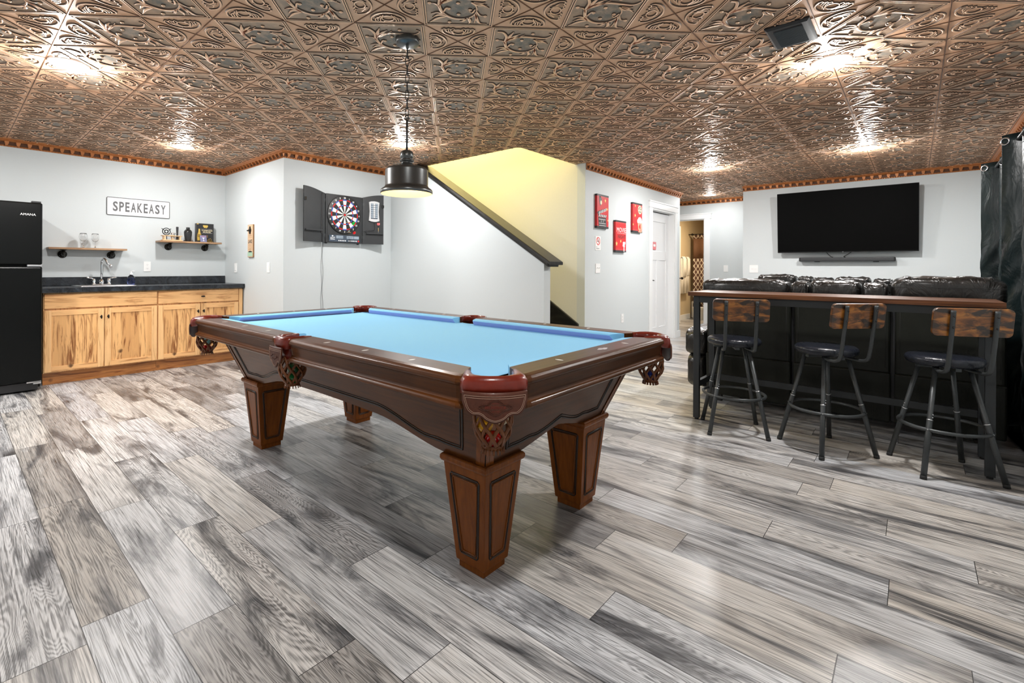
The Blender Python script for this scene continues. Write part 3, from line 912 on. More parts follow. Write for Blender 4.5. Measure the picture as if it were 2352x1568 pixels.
# ---- pockets
def net_mesh(c, rtop=.052):
    """woven basket with diamond openings"""
    prof = [(.0,.86),(.10,1.0),(.28,1.12),(.48,1.14),(.66,1.0),(.80,.74),(.88,.60)]
    ztop, H_ = ZT-.085, .150
    def pr_(t):
        for i in range(len(prof)-1):
            a, b = prof[i], prof[i+1]
            if t <= b[0]:
                f = (t-a[0])/(b[0]-a[0]); return a[1]+(b[1]-a[1])*f
        return prof[-1][1]
    mb = MB(); N = 9
    for s_ in (1, -1):
        for k in range(N):
            path = []; rr = []
            for i in range(25):
                t = i/24*.88
                # strands bulge sideways so that the openings read as teardrops
                ph = s_*(t/.88*4.0*PI/N+ .03*math.sin(t/.88*4*PI)) 
                a = 2*PI*k/N+ph
                r = rtop*pr_(t)+(.0014*s_)
                path.append((c[0]+r*math.cos(a), c[1]+r*math.sin(a), ztop-H_*t)); 
            mb.tube(path, .0066, 6, flat=.55)
    # collar and fringe at the bottom
    mb.lathe([(rtop*.60, ztop-H_*.87), (rtop*.62, ztop-H_*.93), (rtop*.57, ztop-H_*.97), (0, ztop-H_*.97)], (c[0], c[1], 0), 20)
    for k in range(16):
        a = 2*PI*k/16; r = rtop*.60
        mb.tube([(c[0]+r*math.cos(a), c[1]+r*math.sin(a), ztop-H_*.93), (c[0]+r*1.15*math.cos(a), c[1]+r*1.15*math.sin(a), ztop-H_*1.04)], [.0055, .0045], 4, flat=.5)
    return mb
def pocket(C, out, cornerp, facing_detail=True):
    """C = hole centre on top plane, out = unit vector outwards"""
    o2 = Vector((out[0], out[1], 0)).normalized(); t2 = Vector((-o2.y, o2.x, 0)); c = Vector((C[0], C[1], 0))
    P = lambda o, t, z: c+o2*o+t2*t+Vector((0,0,z))
    if cornerp:
        outer = [(-.040,-.088),(.010,-.094),(.058,-.102),(.078,-.094),(.092,-.060),(.098,-.022),(.098,.022),(.092,.060),(.078,.094),(.058,.102),(.010,.094),(-.040,.088)]
        inner = [(-.040,-.066),(-.012,-.064),(.018,-.060),(.040,-.050),(.056,-.032),(.062,-.012),(.062,.012),(.056,.032),(.040,.050),(.018,.060),(-.012,.064),(-.040,.066)]
    else:
        outer = [(-.050,-.066),(-.010,-.062),(.052,-.061),(.072,-.057),(.083,-.038),(.087,-.014),(.087,.014),(.083,.038),(.072,.057),(.052,.061),(-.010,.062),(-.050,.066)]
        inner = [(-.052,-.058),(-.014,-.053),(.012,-.051),(.034,-.044),(.047,-.028),(.052,-.010),(.052,.010),(.047,.028),(.034,.044),(.012,.051),(-.014,.053),(-.052,.058)]
    mb = MB(); n = len(outer)
    rings = []
    for i in range(n):
        a = P(outer[i][0], outer[i][1], 0); b = P(inner[i][0], inner[i][1], 0)
        f = lambda q, z: a.lerp(b, q)+Vector((0,0,ZT+z))
        hgt = -.048 if 1 < i < n-2 else -.03
        e_ = 0 if 0 < i < n-1 else -.004
        rings.append([f(0,hgt), f(-.03,hgt*.5), f(0,-.010), f(.18,.003+e_), f(.5,.007+e_), f(.82,.004+e_), f(1,-.006), f(1.0,hgt)])
    mb.loft(rings, 0)
    pk = obj('pocket', mb, M['pocket'], pt, label='glossy red-brown leather pocket')
    # inner liner behind the hole
    mb = MB(); rings = []
    for i in range(2, n-2):
        a = P(inner[i][0]+.004, inner[i][1], 0)
        rings.append([a+Vector((0,0,ZT-.006)), a+Vector((0,0,ZT-.10)), a+o2*.006+Vector((0,0,ZT-.10)), a+o2*.006+Vector((0,0,ZT-.006))])
    mb.loft(rings, 0, smooth=True); obj('liner', mb, M['pocket'], pk)
    # shield
    w = .098 if cornerp else .061; oo = .108 if cornerp else .096
    cols = 24; rows_ = 9; bot = []
    front = []
    def wave(x):
        x = abs(x)
        zb = [(0,.128),(.12,.126),(.30,.119),(.42,.108),(.55,.104),(.72,.106),(.86,.098),(.97,.080),(1.0,.066)]
        for i in range(len(zb)-1):
            if x <= zb[i+1][0]:
                f = (x-zb[i][0])/(zb[i+1][0]-zb[i][0]); return zb[i][1]+(zb[i+1][1]-zb[i][1])*f
        return zb[-1][1]
    sc = 1 if cornerp else 1.06
    def sp(x, z, off=0):
        o_ = oo-(.030 if cornerp else .006)*x*x
        return P(o_+off+(.006*math.sin(PI*z/.13)), x*w, ZT-z*sc)
    rings = []
    for i in range(cols+1):
        x = -1+2*i/cols; zt_, zb_ = .036, wave(x)
        rings.append([sp(x, zt_+(zb_-zt_)*j/rows_, 0) for j in range(rows_+1)]+[sp(x, zt_+(zb_-zt_)*j/rows_, -.005) for j in range(rows_, -1, -1)])
    mb = MB(); mb.loft(rings, 0)
    # stitched border, two lines
    for dx, dz in ((.935, .006), (.90, .0095)):
        pth = [sp(-dx, .047+ (.006 if dx == .90 else 0), .0005)]
        for i in range(31):
            x = -dx+2*dx*i/30; pth.append(sp(x, wave(x/dx)-dz, .0005))
        pth.append(sp(dx, .047+(.006 if dx == .90 else 0), .0005))
        pth2 = [sp(-dx+2*dx*i/14, .047+(.006 if dx == .90 else 0), .0005) for i in range(15)]
        mb.tube(pth, .0008, 4, mi=1); mb.tube(pth2, .0008, 4, mi=1)
    # embossed crest with lettering
    k = 1 if cornerp else .62
    cz = .078
    crest = [(-.050,0),(-.036,.008),(-.024,.010),(-.014,.018),(0,.023),(.014,.018),(.024,.010),(.036,.008),(.050,0),(.036,-.008),(.024,-.010),(.014,-.018),(0,-.023),(-.014,-.018),(-.024,-.010),(-.036,-.008)]
    for kk in (1, .86):
        mb.tube([sp(a*k*kk/w, cz-b*k*kk, .001) for a, b in cat([(a, b, 0) for a, b in crest], 3, True) and [(v_.x, v_.y) for v_ in cat([(a, b, 0) for a, b in crest], 3, True)]], .0011, 4, closed=True)
    sh = obj('shield', mb, [M['shield'], M['thread_pale']], pk, label='brown stitched leather shield')
    if cornerp and facing_detail:
        mb = MB(); fx = -t2; fr = Fr(P(oo+.0065, 0, ZT-cz), t2)
        if (fr.N - o2).length > .1: fr = Fr(P(oo+.0065, 0, ZT-cz), -t2)
        fr.text(mb, 'BRUNSWICK', 0, 0, .0085, .0004, w=.062)
        fr.text(mb, 'GENUINE', 0, .012, .0035, 0, w=.022); fr.text(mb, 'LEATHER', 0, -.012, .0035, 0, w=.022)
        obj('embossed_lettering', mb, M['pocket'], sh) if False else obj('lettering', mb, M['pocket'], pk)
    mb = net_mesh(P(.022 if cornerp else .012, 0, 0))
    obj('net', mb, M['net'], pk, label='woven brown leather basket')
    return P(.022 if cornerp else .012, 0, 0)
r2_ = 1/math.sqrt(2)
pc = {}
h_ = .112
pc['near'] = pocket((TU0+h_, TV0+h_), (-r2_,-r2_), True)
pc['left'] = pocket((TU0+h_, TV1-h_), (-r2_, r2_), True, False)
pc['right'] = pocket((TU1-h_, TV0+h_), (r2_,-r2_), True, False)
pc['far'] = pocket((TU1-h_, TV1-h_), (r2_, r2_), True, False)
pc['side'] = pocket((TU0+.072, TCV), (-1, 0), False)
pc['side2'] = pocket((TU1-.072, TCV), (1, 0), False)
# ---- cabinet panels (aprons), sloping inwards
AB = (1.305, 2.197, 1.138, 3.195); AT = (1.195, 2.307, 1.028, 3.305); zb, zt = .435, ZT-.100
ch = .045
def apron(kind, fixed_b, fixed_t, b0, b1, t0, t1, mat):
    # outline in (s along, z) with a gentle arch between the legs
    N = 40; rings = []
    lg = .20
    def zbot(f):
        L_ = b1-b0; s = f*L_
        if s < lg or s > L_-lg: return zb-.0
        q = (s-lg)/(L_-2*lg); e_ = min(q, 1-q)*(L_-2*lg)
        x = min(1, e_/.42); x = x*x*(3-2*x)
        return zb+(.058 if L_ > 1.5 else .050)*x+.022*math.sin(PI*q)
    n_in = -1 if fixed_b > fixed_t else 1
    def pt_(f, z, depth):
        k = (z-zb)/(zt-zb); a = b0+(t0-b0)*k+f*((b1-b0)+((t1-t0)-(b1-b0))*k); c = fixed_b+(fixed_t-fixed_b)*k
        sgn = 1 if fixed_t < fixed_b else -1
        c += sgn*depth
        return (c, a, z) if kind == 'U' else (a, c, z)
    mb = MB()
    for i in range(N+1):
        f = i/N; zz = zbot(f)
        rings.append([pt_(f, zz+(zt-zz)*j/6, 0) for j in range(7)]+[pt_(f, zt, .03), pt_(f, zz, .03)])
    mb.loft(rings, 0, smooth=False)
    ap = obj('apron', mb, mat, pt)
    # routed double line following the lower edge and the ends
    L_ = b1-b0
    m0, m1 = .11/L_, 1-.11/L_
    def wav(f):
        q = (f-m0)/(m1-m0); e_ = min(q, 1-q)*(m1-m0)*L_
        lo = zb+.045
        x = min(1, max(0, (e_-.16)/.34)); x = x*x*(3-2*x)
        return lo+(.075 if L_ > 1.5 else .082)*x + (.006*math.exp(-((e_-.14)/.03)**2) if e_ > 0 else 0)
    for dd, r_ in ((0, .0045), (.011, .0028)):
        path = [pt_(m0+dd/L_, zt-.012, -.0005)]+[pt_(m0+dd/L_, z_, -.0005) for z_ in (zt-.06, wav(m0)+.02+dd)]
        k = 46
        for i in range(k+1):
            f = m0+dd/L_+(m1-m0-2*dd/L_)*i/k; path.append(pt_(f, wav(f)+dd, -.0005))
        path += [pt_(m1-dd/L_, wav(m1)+.02+dd, -.0005), pt_(m1-dd/L_, zt-.012, -.0005)]
        mbg = MB(); mbg.tube(path, r_, 6)
        obj('routed_line', mbg, M['groove'], ap)
    return ap
apron('U', AB[0], AT[0], AB[2], AB[3], AT[2], AT[3], M['twood'])
apron('U', AB[1], AT[1], AB[2], AB[3], AT[2], AT[3], M['twood'])
apron('V', AB[2], AT[2], AB[0], AB[1], AT[0], AT[1], M['twoodx'])
apron('V', AB[3], AT[3], AB[0], AB[1], AT[0], AT[1], M['twoodx'])
mb = MB(); mb.box(TU0+.10, TU1-.10, TV0+.10, TV1-.10, ZT-.104, ZT-.064)
obj('slate_bed', mb, M['groove'], pt)
# fluted corner posts
for cu, cv, su, sv_ in ((0,2,-1,-1),(0,3,-1,1),(1,2,1,-1),(1,3,1,1)):
    mb = MB()
    B = Vector((AB[cu], AB[cv], zb)); Tp = Vector((AT[cu], AT[cv], zt)); d1_ = Vector((-su, 0, 0)); d2_ = Vector((0, -sv_, 0))
    o_ = Vector((su, sv_, 0)).normalized()
    rings = []
    for p in (B, Tp):
        rings.append([p+d1_*.042+Vector((0,sv_*.004,0)), p+Vector((su*.002,sv_*.002,0))*1, p+d2_*.042+Vector((su*.004,0,0)), p+d1_*.02+d2_*.02])
    mb.loft(rings, 0, smooth=False)
    for f in (.25, .5, .75):
        a = [q_+ (d1_*.042*(1-f*2) if f < .5 else d2_*.042*(f*2-1))+o_*.0035 for q_ in (B+Vector((0,0,.005)), Tp)]
        mb.tube(a, .0026, 5, mi=1)
    obj('corner_post', mb, [M['twoodz'], M['groove']], pt)
# ---- legs
for lu in (1.405, 2.097):
    for lv in (1.238, 3.095):
        mb = MB(); c = (lu, lv)
        def sq(h, z): return [(lu-h, lv-h, z), (lu+h, lv-h, z), (lu+h, lv+h, z), (lu-h, lv+h, z)]
        mb.loft([sq(.0625,0), sq(.0625,.028)], 0, smooth=False)
        mb.loft([sq(.070,.028), sq(.071,.032), sq(.106,.400), sq(.106,.408)], 0, smooth=False)
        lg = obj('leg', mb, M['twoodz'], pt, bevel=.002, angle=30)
        mb = MB(); mb.loft([sq(.106,.405), sq(.114,.410), sq(.118,.418), sq(.118,.430), sq(.112,.437), sq(.100,.437)], 0, smooth=False)
        obj('capital', mb, M['twoodz'], lg, bevel=.002)
        # raised panel outline on every face
        mb = MB()
        for a in range(4):
            ca, sa = round(math.cos(a*PI/2)), round(math.sin(a*PI/2))
            def fp(x, z, off=0):
                h = .071+(z-.032)/(.368)*.035
                X_, Y_ = x, -h-off
                return (lu+X_*ca-Y_*sa, lv+X_*sa+Y_*ca, z)
            for ins, rr, mi_ in ((.030, .0035, 0), (.037, .0018, 0), (.042, .0030, 1)):
                hb, ht = .0715-ins+.004, .104-ins
                zb_, zt_ = .066+(ins-.03), .372-(ins-.03)
                pth = [(-hb+.006, zb_, 0), (-hb, zb_+.008, 0), (-ht, zt_-.008, 0), (-ht+.006, zt_, 0), (ht-.006, zt_, 0), (ht, zt_-.008, 0), (hb, zb_+.008, 0), (hb-.006, zb_, 0)]
                mb.tube([fp(x, z, .0002 if mi_ == 0 else .001) for x, z, _ in pth], rr, 6, closed=True, mi=mi_)
        obj('panel_moulding', mb, [M['groove'], M['twoodz']], lg)
# ---- balls resting in the pockets
def solid(name, col): return plain(name, col, .12, nz=.02, coat=.6)
BC = {'yellow': (.85,.42,.02), 'red': (.62,.01,.008), 'cream': (.85,.74,.5), 'green': (.01,.22,.05), 'dark green': (.01,.10,.03), 'cyan': (.25,.55,.55), 'blue': (.01,.04,.35), 'orange': (.80,.20,.02)}
for nm, pk_, du, dv, dz, lb in (('red','near',0,-.002,-.203,'red billiard ball lowest in the basket of the nearest corner pocket'),
        ('yellow','near',-.021,.015,-.152,'yellow billiard ball showing on the left of the nearest corner pocket basket'),
        ('cream','near',.019,-.017,-.132,'cream billiard ball showing on the right of the nearest corner pocket basket'),
        ('green','side',0,.0,-.203,'green billiard ball low in the middle pocket basket on the left side'),
        ('dark green','side',-.004,-.016,-.149,'dark green billiard ball above the other in the left middle pocket'),
        ('red','left',0,0,-.203,'red billiard ball in the corner pocket near the wood cabinets'),
        ('cyan','left',.004,-.012,-.148,'pale green billiard ball on top in the corner pocket near the wood cabinets'),
        ('blue','right',0,0,-.203,'blue billiard ball in the corner pocket nearest the bar stools')):
    c = pc[pk_]; mb = MB(); mb.sphere((c.x+du, c.y+dv, ZT+dz), .0275, 20)
    key = 'ball_'+nm
    if key not in M: M[key] = solid(key.replace(' ', '_'), BC[nm])
    thing('billiard_ball', mb, M[key], lb, 'billiard ball')

# ================================================================== pendant lamp over the table
PU, PV = 1.722, 2.088
pl_ = root('pendant_lamp', 'black metal dome pendant lamp hanging on a chain over the pool table', 'lamp', (PU, PV, 0))
ORG['pendant_lamp'] = Vector((PU, PV, 1.55)); pl_.location = (PU, PV, 1.55)
mb = MB(); mb.lathe([(0,2.42),(.064,2.42),(.066,2.416),(.066,2.392),(.060,2.384),(0,2.382)], (PU,PV,0), 36); mb.lathe([(.010,2.384),(.010,2.368),(.006,2.362)], (PU,PV,0), 12)
obj('canopy', mb, M['lamp_metal'], pl_, bevel=0)
zc0 = 2.362
mb = MB()
nl = 8; ll = (zc0-1.985)/nl
for i in range(nl):
    zc_ = zc0-ll*(i+.5); a = (PI/2)*(i % 2)+.7; h = ll*.64; w_ = .010
    pts = [(w_*math.cos(t), h*math.sin(t)) for t in [2*PI*k/14 for k in range(14)]]
    mb.tube([(PU+x*math.cos(a), PV+x*math.sin(a), zc_+z) for x, z in pts], .0024, 6, closed=True)
mb.tube([(PU+.013*math.cos(t), PV+.001, 1.978+.013*math.sin(t)) for t in [2*PI*k/16 for k in range(16)]], .0028, 6, closed=True)
obj('chain', mb, M['bar_metal'], pl_)
mb = MB(); mb.cyl((PU,PV,1.968), (PU,PV,1.80), .0062, n=12); mb.cyl((PU,PV,1.80),(PU,PV,1.785), .009, n=12)
obj('rod', mb, M['gun'], pl_)
prof = [(.006,1.800),(.018,1.798),(.030,1.792),(.036,1.784),(.037,1.760),(.033,1.752),(.031,1.748),(.041,1.742),(.041,1.736),(.034,1.732),(.032,1.728),(.036,1.722),(.050,1.712),(.062,1.704),(.082,1.700),(.108,1.697),(.116,1.690),(.118,1.682),(.118,1.600),(.122,1.592),(.130,1.586),(.141,1.578),(.144,1.570),(.144,1.560),(.141,1.556),
        (.139,1.560),(.127,1.582),(.116,1.594),(.114,1.600),(.114,1.680),(.100,1.690),(.05,1.695),(.030,1.70)]
mb = MB(); mb.lathe(prof[:25], (PU,PV,0), 56)
mb.sphere((PU-.024, PV-.028, 1.768), .005, 8, mi=1)
sh_ = obj('shade', mb, [M['lamp_metal'], M['nickel']], pl_)
mb = MB(); mb.lathe(prof[24:], (PU,PV,0), 56); obj('shade_lining', mb, M['pale'], sh_)
mb = MB(); mb.sphere((PU,PV,1.628), .038, 20, sc=(1,1,1.1)); mb.cyl((PU,PV,1.66),(PU,PV,1.70), .016, n=14)
obj('bulb', mb, M['bulb'], pl_)
mb = MB(); mb.lathe([(0,.0),(.02,0),(.02,.04),(0,.04)], (PU,PV,1.66), 14); obj('lamp_holder', mb, M['bar_metal'], pl_)
# ================================================================== kitchen run along the left wall
VF = 6.14
# refrigerator
rf = root('refrigerator', 'black top-freezer refrigerator at the left end of the worktop', 'refrigerator', (.22, 6.3, 0))
mb = MB(); mb.box(-.15, .600, 6.0, 6.70, .03, 1.71); mb.box(-.12, .57, 6.02, 6.65, 0, .03); obj('cabinet', mb, M['fridge_side'], rf, bevel=.006)
mb = MB(); mb.box(-.155, .604, 5.925, 5.995, 1.158, 1.722); obj('freezer_door', mb, M['fridge'], rf, bevel=.014, seg=3)
mb = MB(); mb.box(-.155, .604, 5.925, 5.995, .095, 1.140); obj('refrigerator_door', mb, M['fridge'], rf, bevel=.014, seg=3)
mb = MB(); mb.box(-.12, .58, 5.96, 6.0, .015, .088); obj('kick_grille', mb, M['black_plastic'], rf, bevel=.004)
mb = MB(); mb.box(.50, .60, 5.915, 5.99, 1.141, 1.157); obj('middle_hinge', mb, M['steel'], rf, bevel=.002)
mb = MB(); mb.box(.545, .60, 5.93, 5.985, .070, .094); mb.box(.50, .60, 5.93, 5.99, .084, .093); obj('bottom_hinge', mb, M['steel'], rf, bevel=.002)
mb = MB(); mb.box(.53, .595, 5.94, 6.0, 1.722, 1.737); obj('top_hinge', mb, M['black_plastic'], rf, bevel=.003)
mb = MB(); fr = Fr((.505, 5.925, 1.612), (1,0,0)); fr.text(mb, 'AMANA', 0, 0, .020, .001, w=.105, d=.001)
obj('brand_lettering', mb, M['white'], rf)
for zz, hh, nm in ((1.185, .30, 'freezer_handle'), (.70, .40, 'door_handle')):
    mb = MB(); mb.tube([(-.10,5.925,zz+.02),(-.10,5.88,zz+.05),(-.10,5.88,zz+hh-.05),(-.10,5.925,zz+hh-.02)], .012, 8); obj(nm, mb, M['black_plastic'], rf)

# base cabinets
def cab_door(x0, x1, z0, z1, par, knobx):
    st = .052; fr = Fr((0, VF, 0), (1,0,0))
    mb = MB(); fr.box(mb, x0+st-.004, x1-st+.004, z0+st-.004, z1-st+.004, -.016, -.007)
    fr.box(mb, x0, x0+st, z0, z1, -.018, .0, 1); fr.box(mb, x1-st, x1, z0, z1, -.018, .0, 1)
    fr.box(mb, x0+st, x1-st, z0, z0+st, -.018, -.0004, 2); fr.box(mb, x0+st, x1-st, z1-st, z1, -.018, -.0004, 2)
    d = obj('door', mb, [M['hick_z'], M['hick_zf'], M['hick_x']], par, bevel=.0018)
    kz = z1-.085
    mb = MB(); p = fr.p(knobx, kz, 0); mb.cyl(p, fr.p(knobx, kz, .016), .004, n=10)
    mb.sphere(fr.p(knobx, kz, .022), .011, 16, sc=(.75,.75,1.9)); fr.disc(mb, knobx, kz, .009, 0, .003)
    obj('knob', mb, M['knob'], d)
def cabinet(x0, x1, label, filler=None, pull=False):
    cb = root('base_cabinet', label, 'cabinet', ((x0+x1)/2, 6.45, 0))
    xe = filler or x1
    mb = MB(); mb.box(x0, x0+.018, VF+.022, 6.735, .115, .886); mb.box(xe-.018, xe, VF+.022, 6.735, .115, .886); mb.box(x0+.018, xe-.018, VF+.022, 6.735, .115, .133); mb.box(x0+.018, xe-.018, 6.72, 6.735, .133, .886); mb.box(x0+.018, xe-.018, VF+.022, VF+.040, .133, .886)
    # face frame rails showing between the fronts
    obj('carcass', mb, M['hick_zf'], cb)
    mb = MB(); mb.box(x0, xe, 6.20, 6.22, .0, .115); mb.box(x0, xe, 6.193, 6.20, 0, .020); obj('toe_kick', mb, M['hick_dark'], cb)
    mb = MB(); mb.box(x0+.006, x1-.004, VF, VF+.018, .735, .876)
    dr = obj('drawer', mb, M['hick_x'], cb, bevel=.003)
    if pull:
        fr = Fr((0, VF, 0), (1,0,0)); xm = (x0+x1)/2+.02; mb = MB()
        mb.cyl(fr.p(xm,.803,0), fr.p(xm,.803,.016), .004, n=10); mb.sphere(fr.p(xm,.803,.024), .011, 16, sc=(2.1,.75,.85))
        obj('knob', mb, M['knob'], dr)
    xm = (x0+x1)/2
    cab_door(x0+.006, xm-.003, .125, .718, cb, xm-.028); cab_door(xm+.003, x1-.004, .125, .718, cb, xm+.030)
    if filler:
        mb = MB(); mb.box(x1+.002, filler, VF+.002, VF+.02, .115, .876); obj('filler_strip', mb, M['hick_zf'], cb)
cabinet(.635, 1.571, 'knotty wood base cabinet under the sink, beside the black refrigerator')
cabinet(1.573, 2.430, 'knotty wood base cabinet with a drawer knob, at the right end of the worktop', 2.474, True)
# worktop with a sink cut-out
wt = root('worktop', 'black marbled worktop with backsplash over the wood cabinets', 'worktop', (1.56, 6.45, .886))
SX0, SX1, SY0, SY1 = .92, 1.38, 6.24, 6.58
mb = MB(); A0, A1 = .615, 2.488
mb.box(A0, SX0, 6.105, 6.748, .888, .938); mb.box(SX1, A1, 6.105, 6.748, .888, .938); mb.box(SX0, SX1, 6.105, SY0, .888, .938); mb.box(SX0, SX1, SY1, 6.748, .888, .938)
obj('counter_slab', mb, M['laminate'], wt, bevel=.004)
mb = MB(); mb.box(A0, A1, 6.728, 6.748, .938, 1.028); obj('backsplash', mb, M['laminate'], wt, bevel=.004)
# sink
sk = root('sink', 'stainless steel drop-in bar sink in the black worktop', 'sink', ((SX0+SX1)/2, (SY0+SY1)/2, .939))
mb = MB(); rim = lambda e, z: [(x, y, z) for x, y in rrect(SX0-e, SX1+e, SY0-e, SY1+e+.03*(e > 0), .045, 5)]
mb.loft([rim(.022,.9385), rim(.022,.943), rim(.010,.9445), rim(-.004,.941), rim(-.014,.93), rim(-.03,.80), rim(-.09,.79), rim(-.15,.789)], 0, cap=False)
o_ = len(mb.v)-24; mb.f.append(list(range(o_, o_+24))); mb.m.append(0); mb.sm.append(False)
obj('basin', mb, M['steel'], sk)
# faucet
FX, FY = 1.163, 6.635
fc = root('faucet', 'chrome gooseneck faucet with two lever handles behind the sink', 'faucet', (FX, FY, .9385))
mb = MB(); mb.lathe([(.0,.9385),(.026,.9385),(.026,.946),(.022,.954),(.024,.966),(.026,.978),(.018,.992),(.0125,1.0)], (FX,FY,0), 20)
pth = [(FX,FY,.99),(FX,FY,1.08),(FX,FY,1.16)]+[(FX+.028-.028*math.cos(a*.55), FY-.055+.055*math.cos(a), 1.175+.055*math.sin(a)) for a in [PI*i/10 for i in range(1, 11)]]
pth.append((FX+.062,FY-.112,1.158))
mb.tube(pth, .0095, 12); mb.cyl((FX+.060,FY-.111,1.165),(FX+.063,FY-.113,1.135), .013, n=14); mb.cyl((FX+.063,FY-.113,1.135),(FX+.063,FY-.113,1.126), .0105, n=14)
obj('spout', mb, M['chrome'], fc)
mb = MB(); mb.box(FX-.085, FX+.085, FY-.022, FY+.022, .9385, .950); obj('deck_plate', mb, M['chrome'], fc, bevel=.004)
for s_ in (-1, 1):
    mb = MB(); hx = FX+s_*.067
    mb.lathe([(.0,.948),(.021,.948),(.021,.956),(.014,.964),(.017,.980),(.019,.992),(.013,1.003),(.010,1.010),(0,1.012)], (hx,FY,0), 18)
    mb.tube([(hx,FY,1.006),(hx+s_*.02,FY-.004,1.016),(hx+s_*.055,FY-.010,1.022),(hx+s_*.068,FY-.012,1.021)], [.006,.005,.007,.005], 8)
    obj('lever_handle', mb, M['chrome'], fc)
# soap bottle
sb = root('soap_bottle', 'clear pump bottle of blue hand soap on the worktop', 'soap bottle', (1.335, 6.50, .9385))
SBX, SBY, z0 = 1.418, 6.555, .9395
sb.location = (SBX, SBY, z0); ORG[sb.name] = Vector((SBX, SBY, z0))
mb = MB(); mb.lathe([(0,z0),(.034,z0),(.037,z0+.006),(.037,z0+.078),(.033,z0+.090),(.018,z0+.105),(.013,z0+.110),(.013,z0+.120)], (SBX,SBY,0), 24); obj('bottle_body', mb, M['soap_b'], sb)
mb = MB(); mb.lathe([(0,z0+.003),(.032,z0+.003),(.0345,z0+.008),(.0345,z0+.074),(0,z0+.074)], (SBX,SBY,0), 24); obj('liquid', mb, M['soap'], sb)
mb = MB(); mb.lathe([(.0145,z0+.113),(.0155,z0+.130),(.006,z0+.133),(.005,z0+.150),(.0,z0+.150)], (SBX,SBY,0), 16); mb.tube([(SBX,SBY,z0+.150),(SBX+.012,SBY-.005,z0+.152),(SBX+.032,SBY-.012,z0+.148)], .0055, 8); obj('pump', mb, M['plate'], sb)

# wall plates
def plate(name, fr, x, y, label, kind, w=.072, h=.118):
    r_ = root(name, label, 'switch' if kind != 'outlet' else 'outlet', fr.p(x, y, 0))
    mb = MB(); fr.prism(mb, rrect(x-w/2, x+w/2, y-h/2, y+h/2, .004, 2), .0005, .006); obj('cover_plate', mb, M['plate'], r_, bevel=.001)
    n = max(1, round(w/.072)) if kind != 'outlet' else 1
    for i in range(n):
        cx = x+(i-(n-1)/2)*.046
        if kind == 'outlet':
            for dy in (-.021, .021):
                mb = MB(); fr.prism(mb, rrect(cx-.016, cx+.016, y+dy-.014, y+dy+.014, .006, 3), .006, .008)
                for dx in (-.006, .006): fr.box(mb, cx+dx-.001, cx+dx+.001, y+dy-.002, y+dy+.006, .008, .0084, 1)
                fr.disc(mb, cx, y+dy-.007, .002, .008, .0084, 1, 8)
                obj('socket', mb, [M['plate'], M['slot']], r_)
        elif kind == 'rocker':
            mb = MB(); fr.prism(mb, rrect(cx-.016, cx+.016, y-.033, y+.033, .002, 2), .006, .0095); obj('rocker', mb, M['plate'], r_, bevel=.001)
        else:
            mb = MB(); fr.box(mb, cx-.005, cx+.005, y-.012, y+.012, .006, .007); mb.hexa([fr.p(cx-.004,y-.002,.006), fr.p(cx+.004,y-.002,.006), fr.p(cx+.004,y-.002,.016), fr.p(cx-.004,y-.002,.016), fr.p(cx-.004,y+.007,.006), fr.p(cx+.004,y+.007,.006), fr.p(cx+.003,y+.012,.018), fr.p(cx-.003,y+.012,.018)])
            obj('toggle', mb, M['plate'], r_)
    return r_
FK = Fr((0,6.75,0),(1,0,0)); FA = Fr((2.49,0,0),(0,-1,0)); FC = Fr((0,5.11,0),(1,0,0)); FM = Fr((0,2.95,0),(1,0,0)); FH = Fr((9.44,0,0),(0,-1,0)); FT = Fr((8.3,0,0),(0,-1,0))
plate('wall_outlet', FK, 1.618, 1.144, 'white double outlet on the wall between the two shelves', 'outlet')
plate('light_switch', FA, -6.386, 1.132, 'white switch plate nearest the room corner, above the right end of the worktop', 'rocker')
plate('light_switch', FA, -5.467, 1.141, 'white switch plate below and to the right of the narrow lake sign', 'rocker')
plate('light_switch', FM, 5.515, 1.149, 'white double switch plate below the no smoking sign', 'toggle', .118)
plate('wall_outlet', FM, 6.21, .470, 'white outlet low on the poster wall, just above the pool table edge', 'outlet')
plate('light_switch', FH, -2.515, 1.155, 'white switch plate on the hall wall right of the bathroom doorway', 'toggle')
plate('light_switch', FT, -1.818, 1.150, 'white double switch plate on the television wall', 'toggle', .118)

# SPEAKEASY sign
sg = root('wall_sign', 'white metal sign with dark rim reading SPEAKEASY', 'sign', (1.536, 6.745, 1.728))
x0, x1, y0, y1 = 1.225, 1.849, 1.728, 1.932
mb = MB(); FK.prism(mb, rrect(x0, x1, y0, y1, .012, 3), .003, .008); obj('board', mb, M['white'], sg)
mb = MB(); mb.tube([FK.p(x, y, .008) for x, y in rrect(x0+.003, x1-.003, y0+.003, y1-.003, .010, 3)], .0038, 6, closed=True); obj('rim', mb, M['grey_ink'], sg)
mb = MB(); X = x0+.062
for ch_, w_ in zip('SPEAKEASY', (.054,.053,.048,.058,.058,.048,.058,.054,.058)):
    FK.text(mb, ch_, X+w_/2-.008, 1.830, .112, .0085, w=w_*.88, bold=.03); X += w_+.005
obj('lettering', mb, M['grey_ink'], sg)

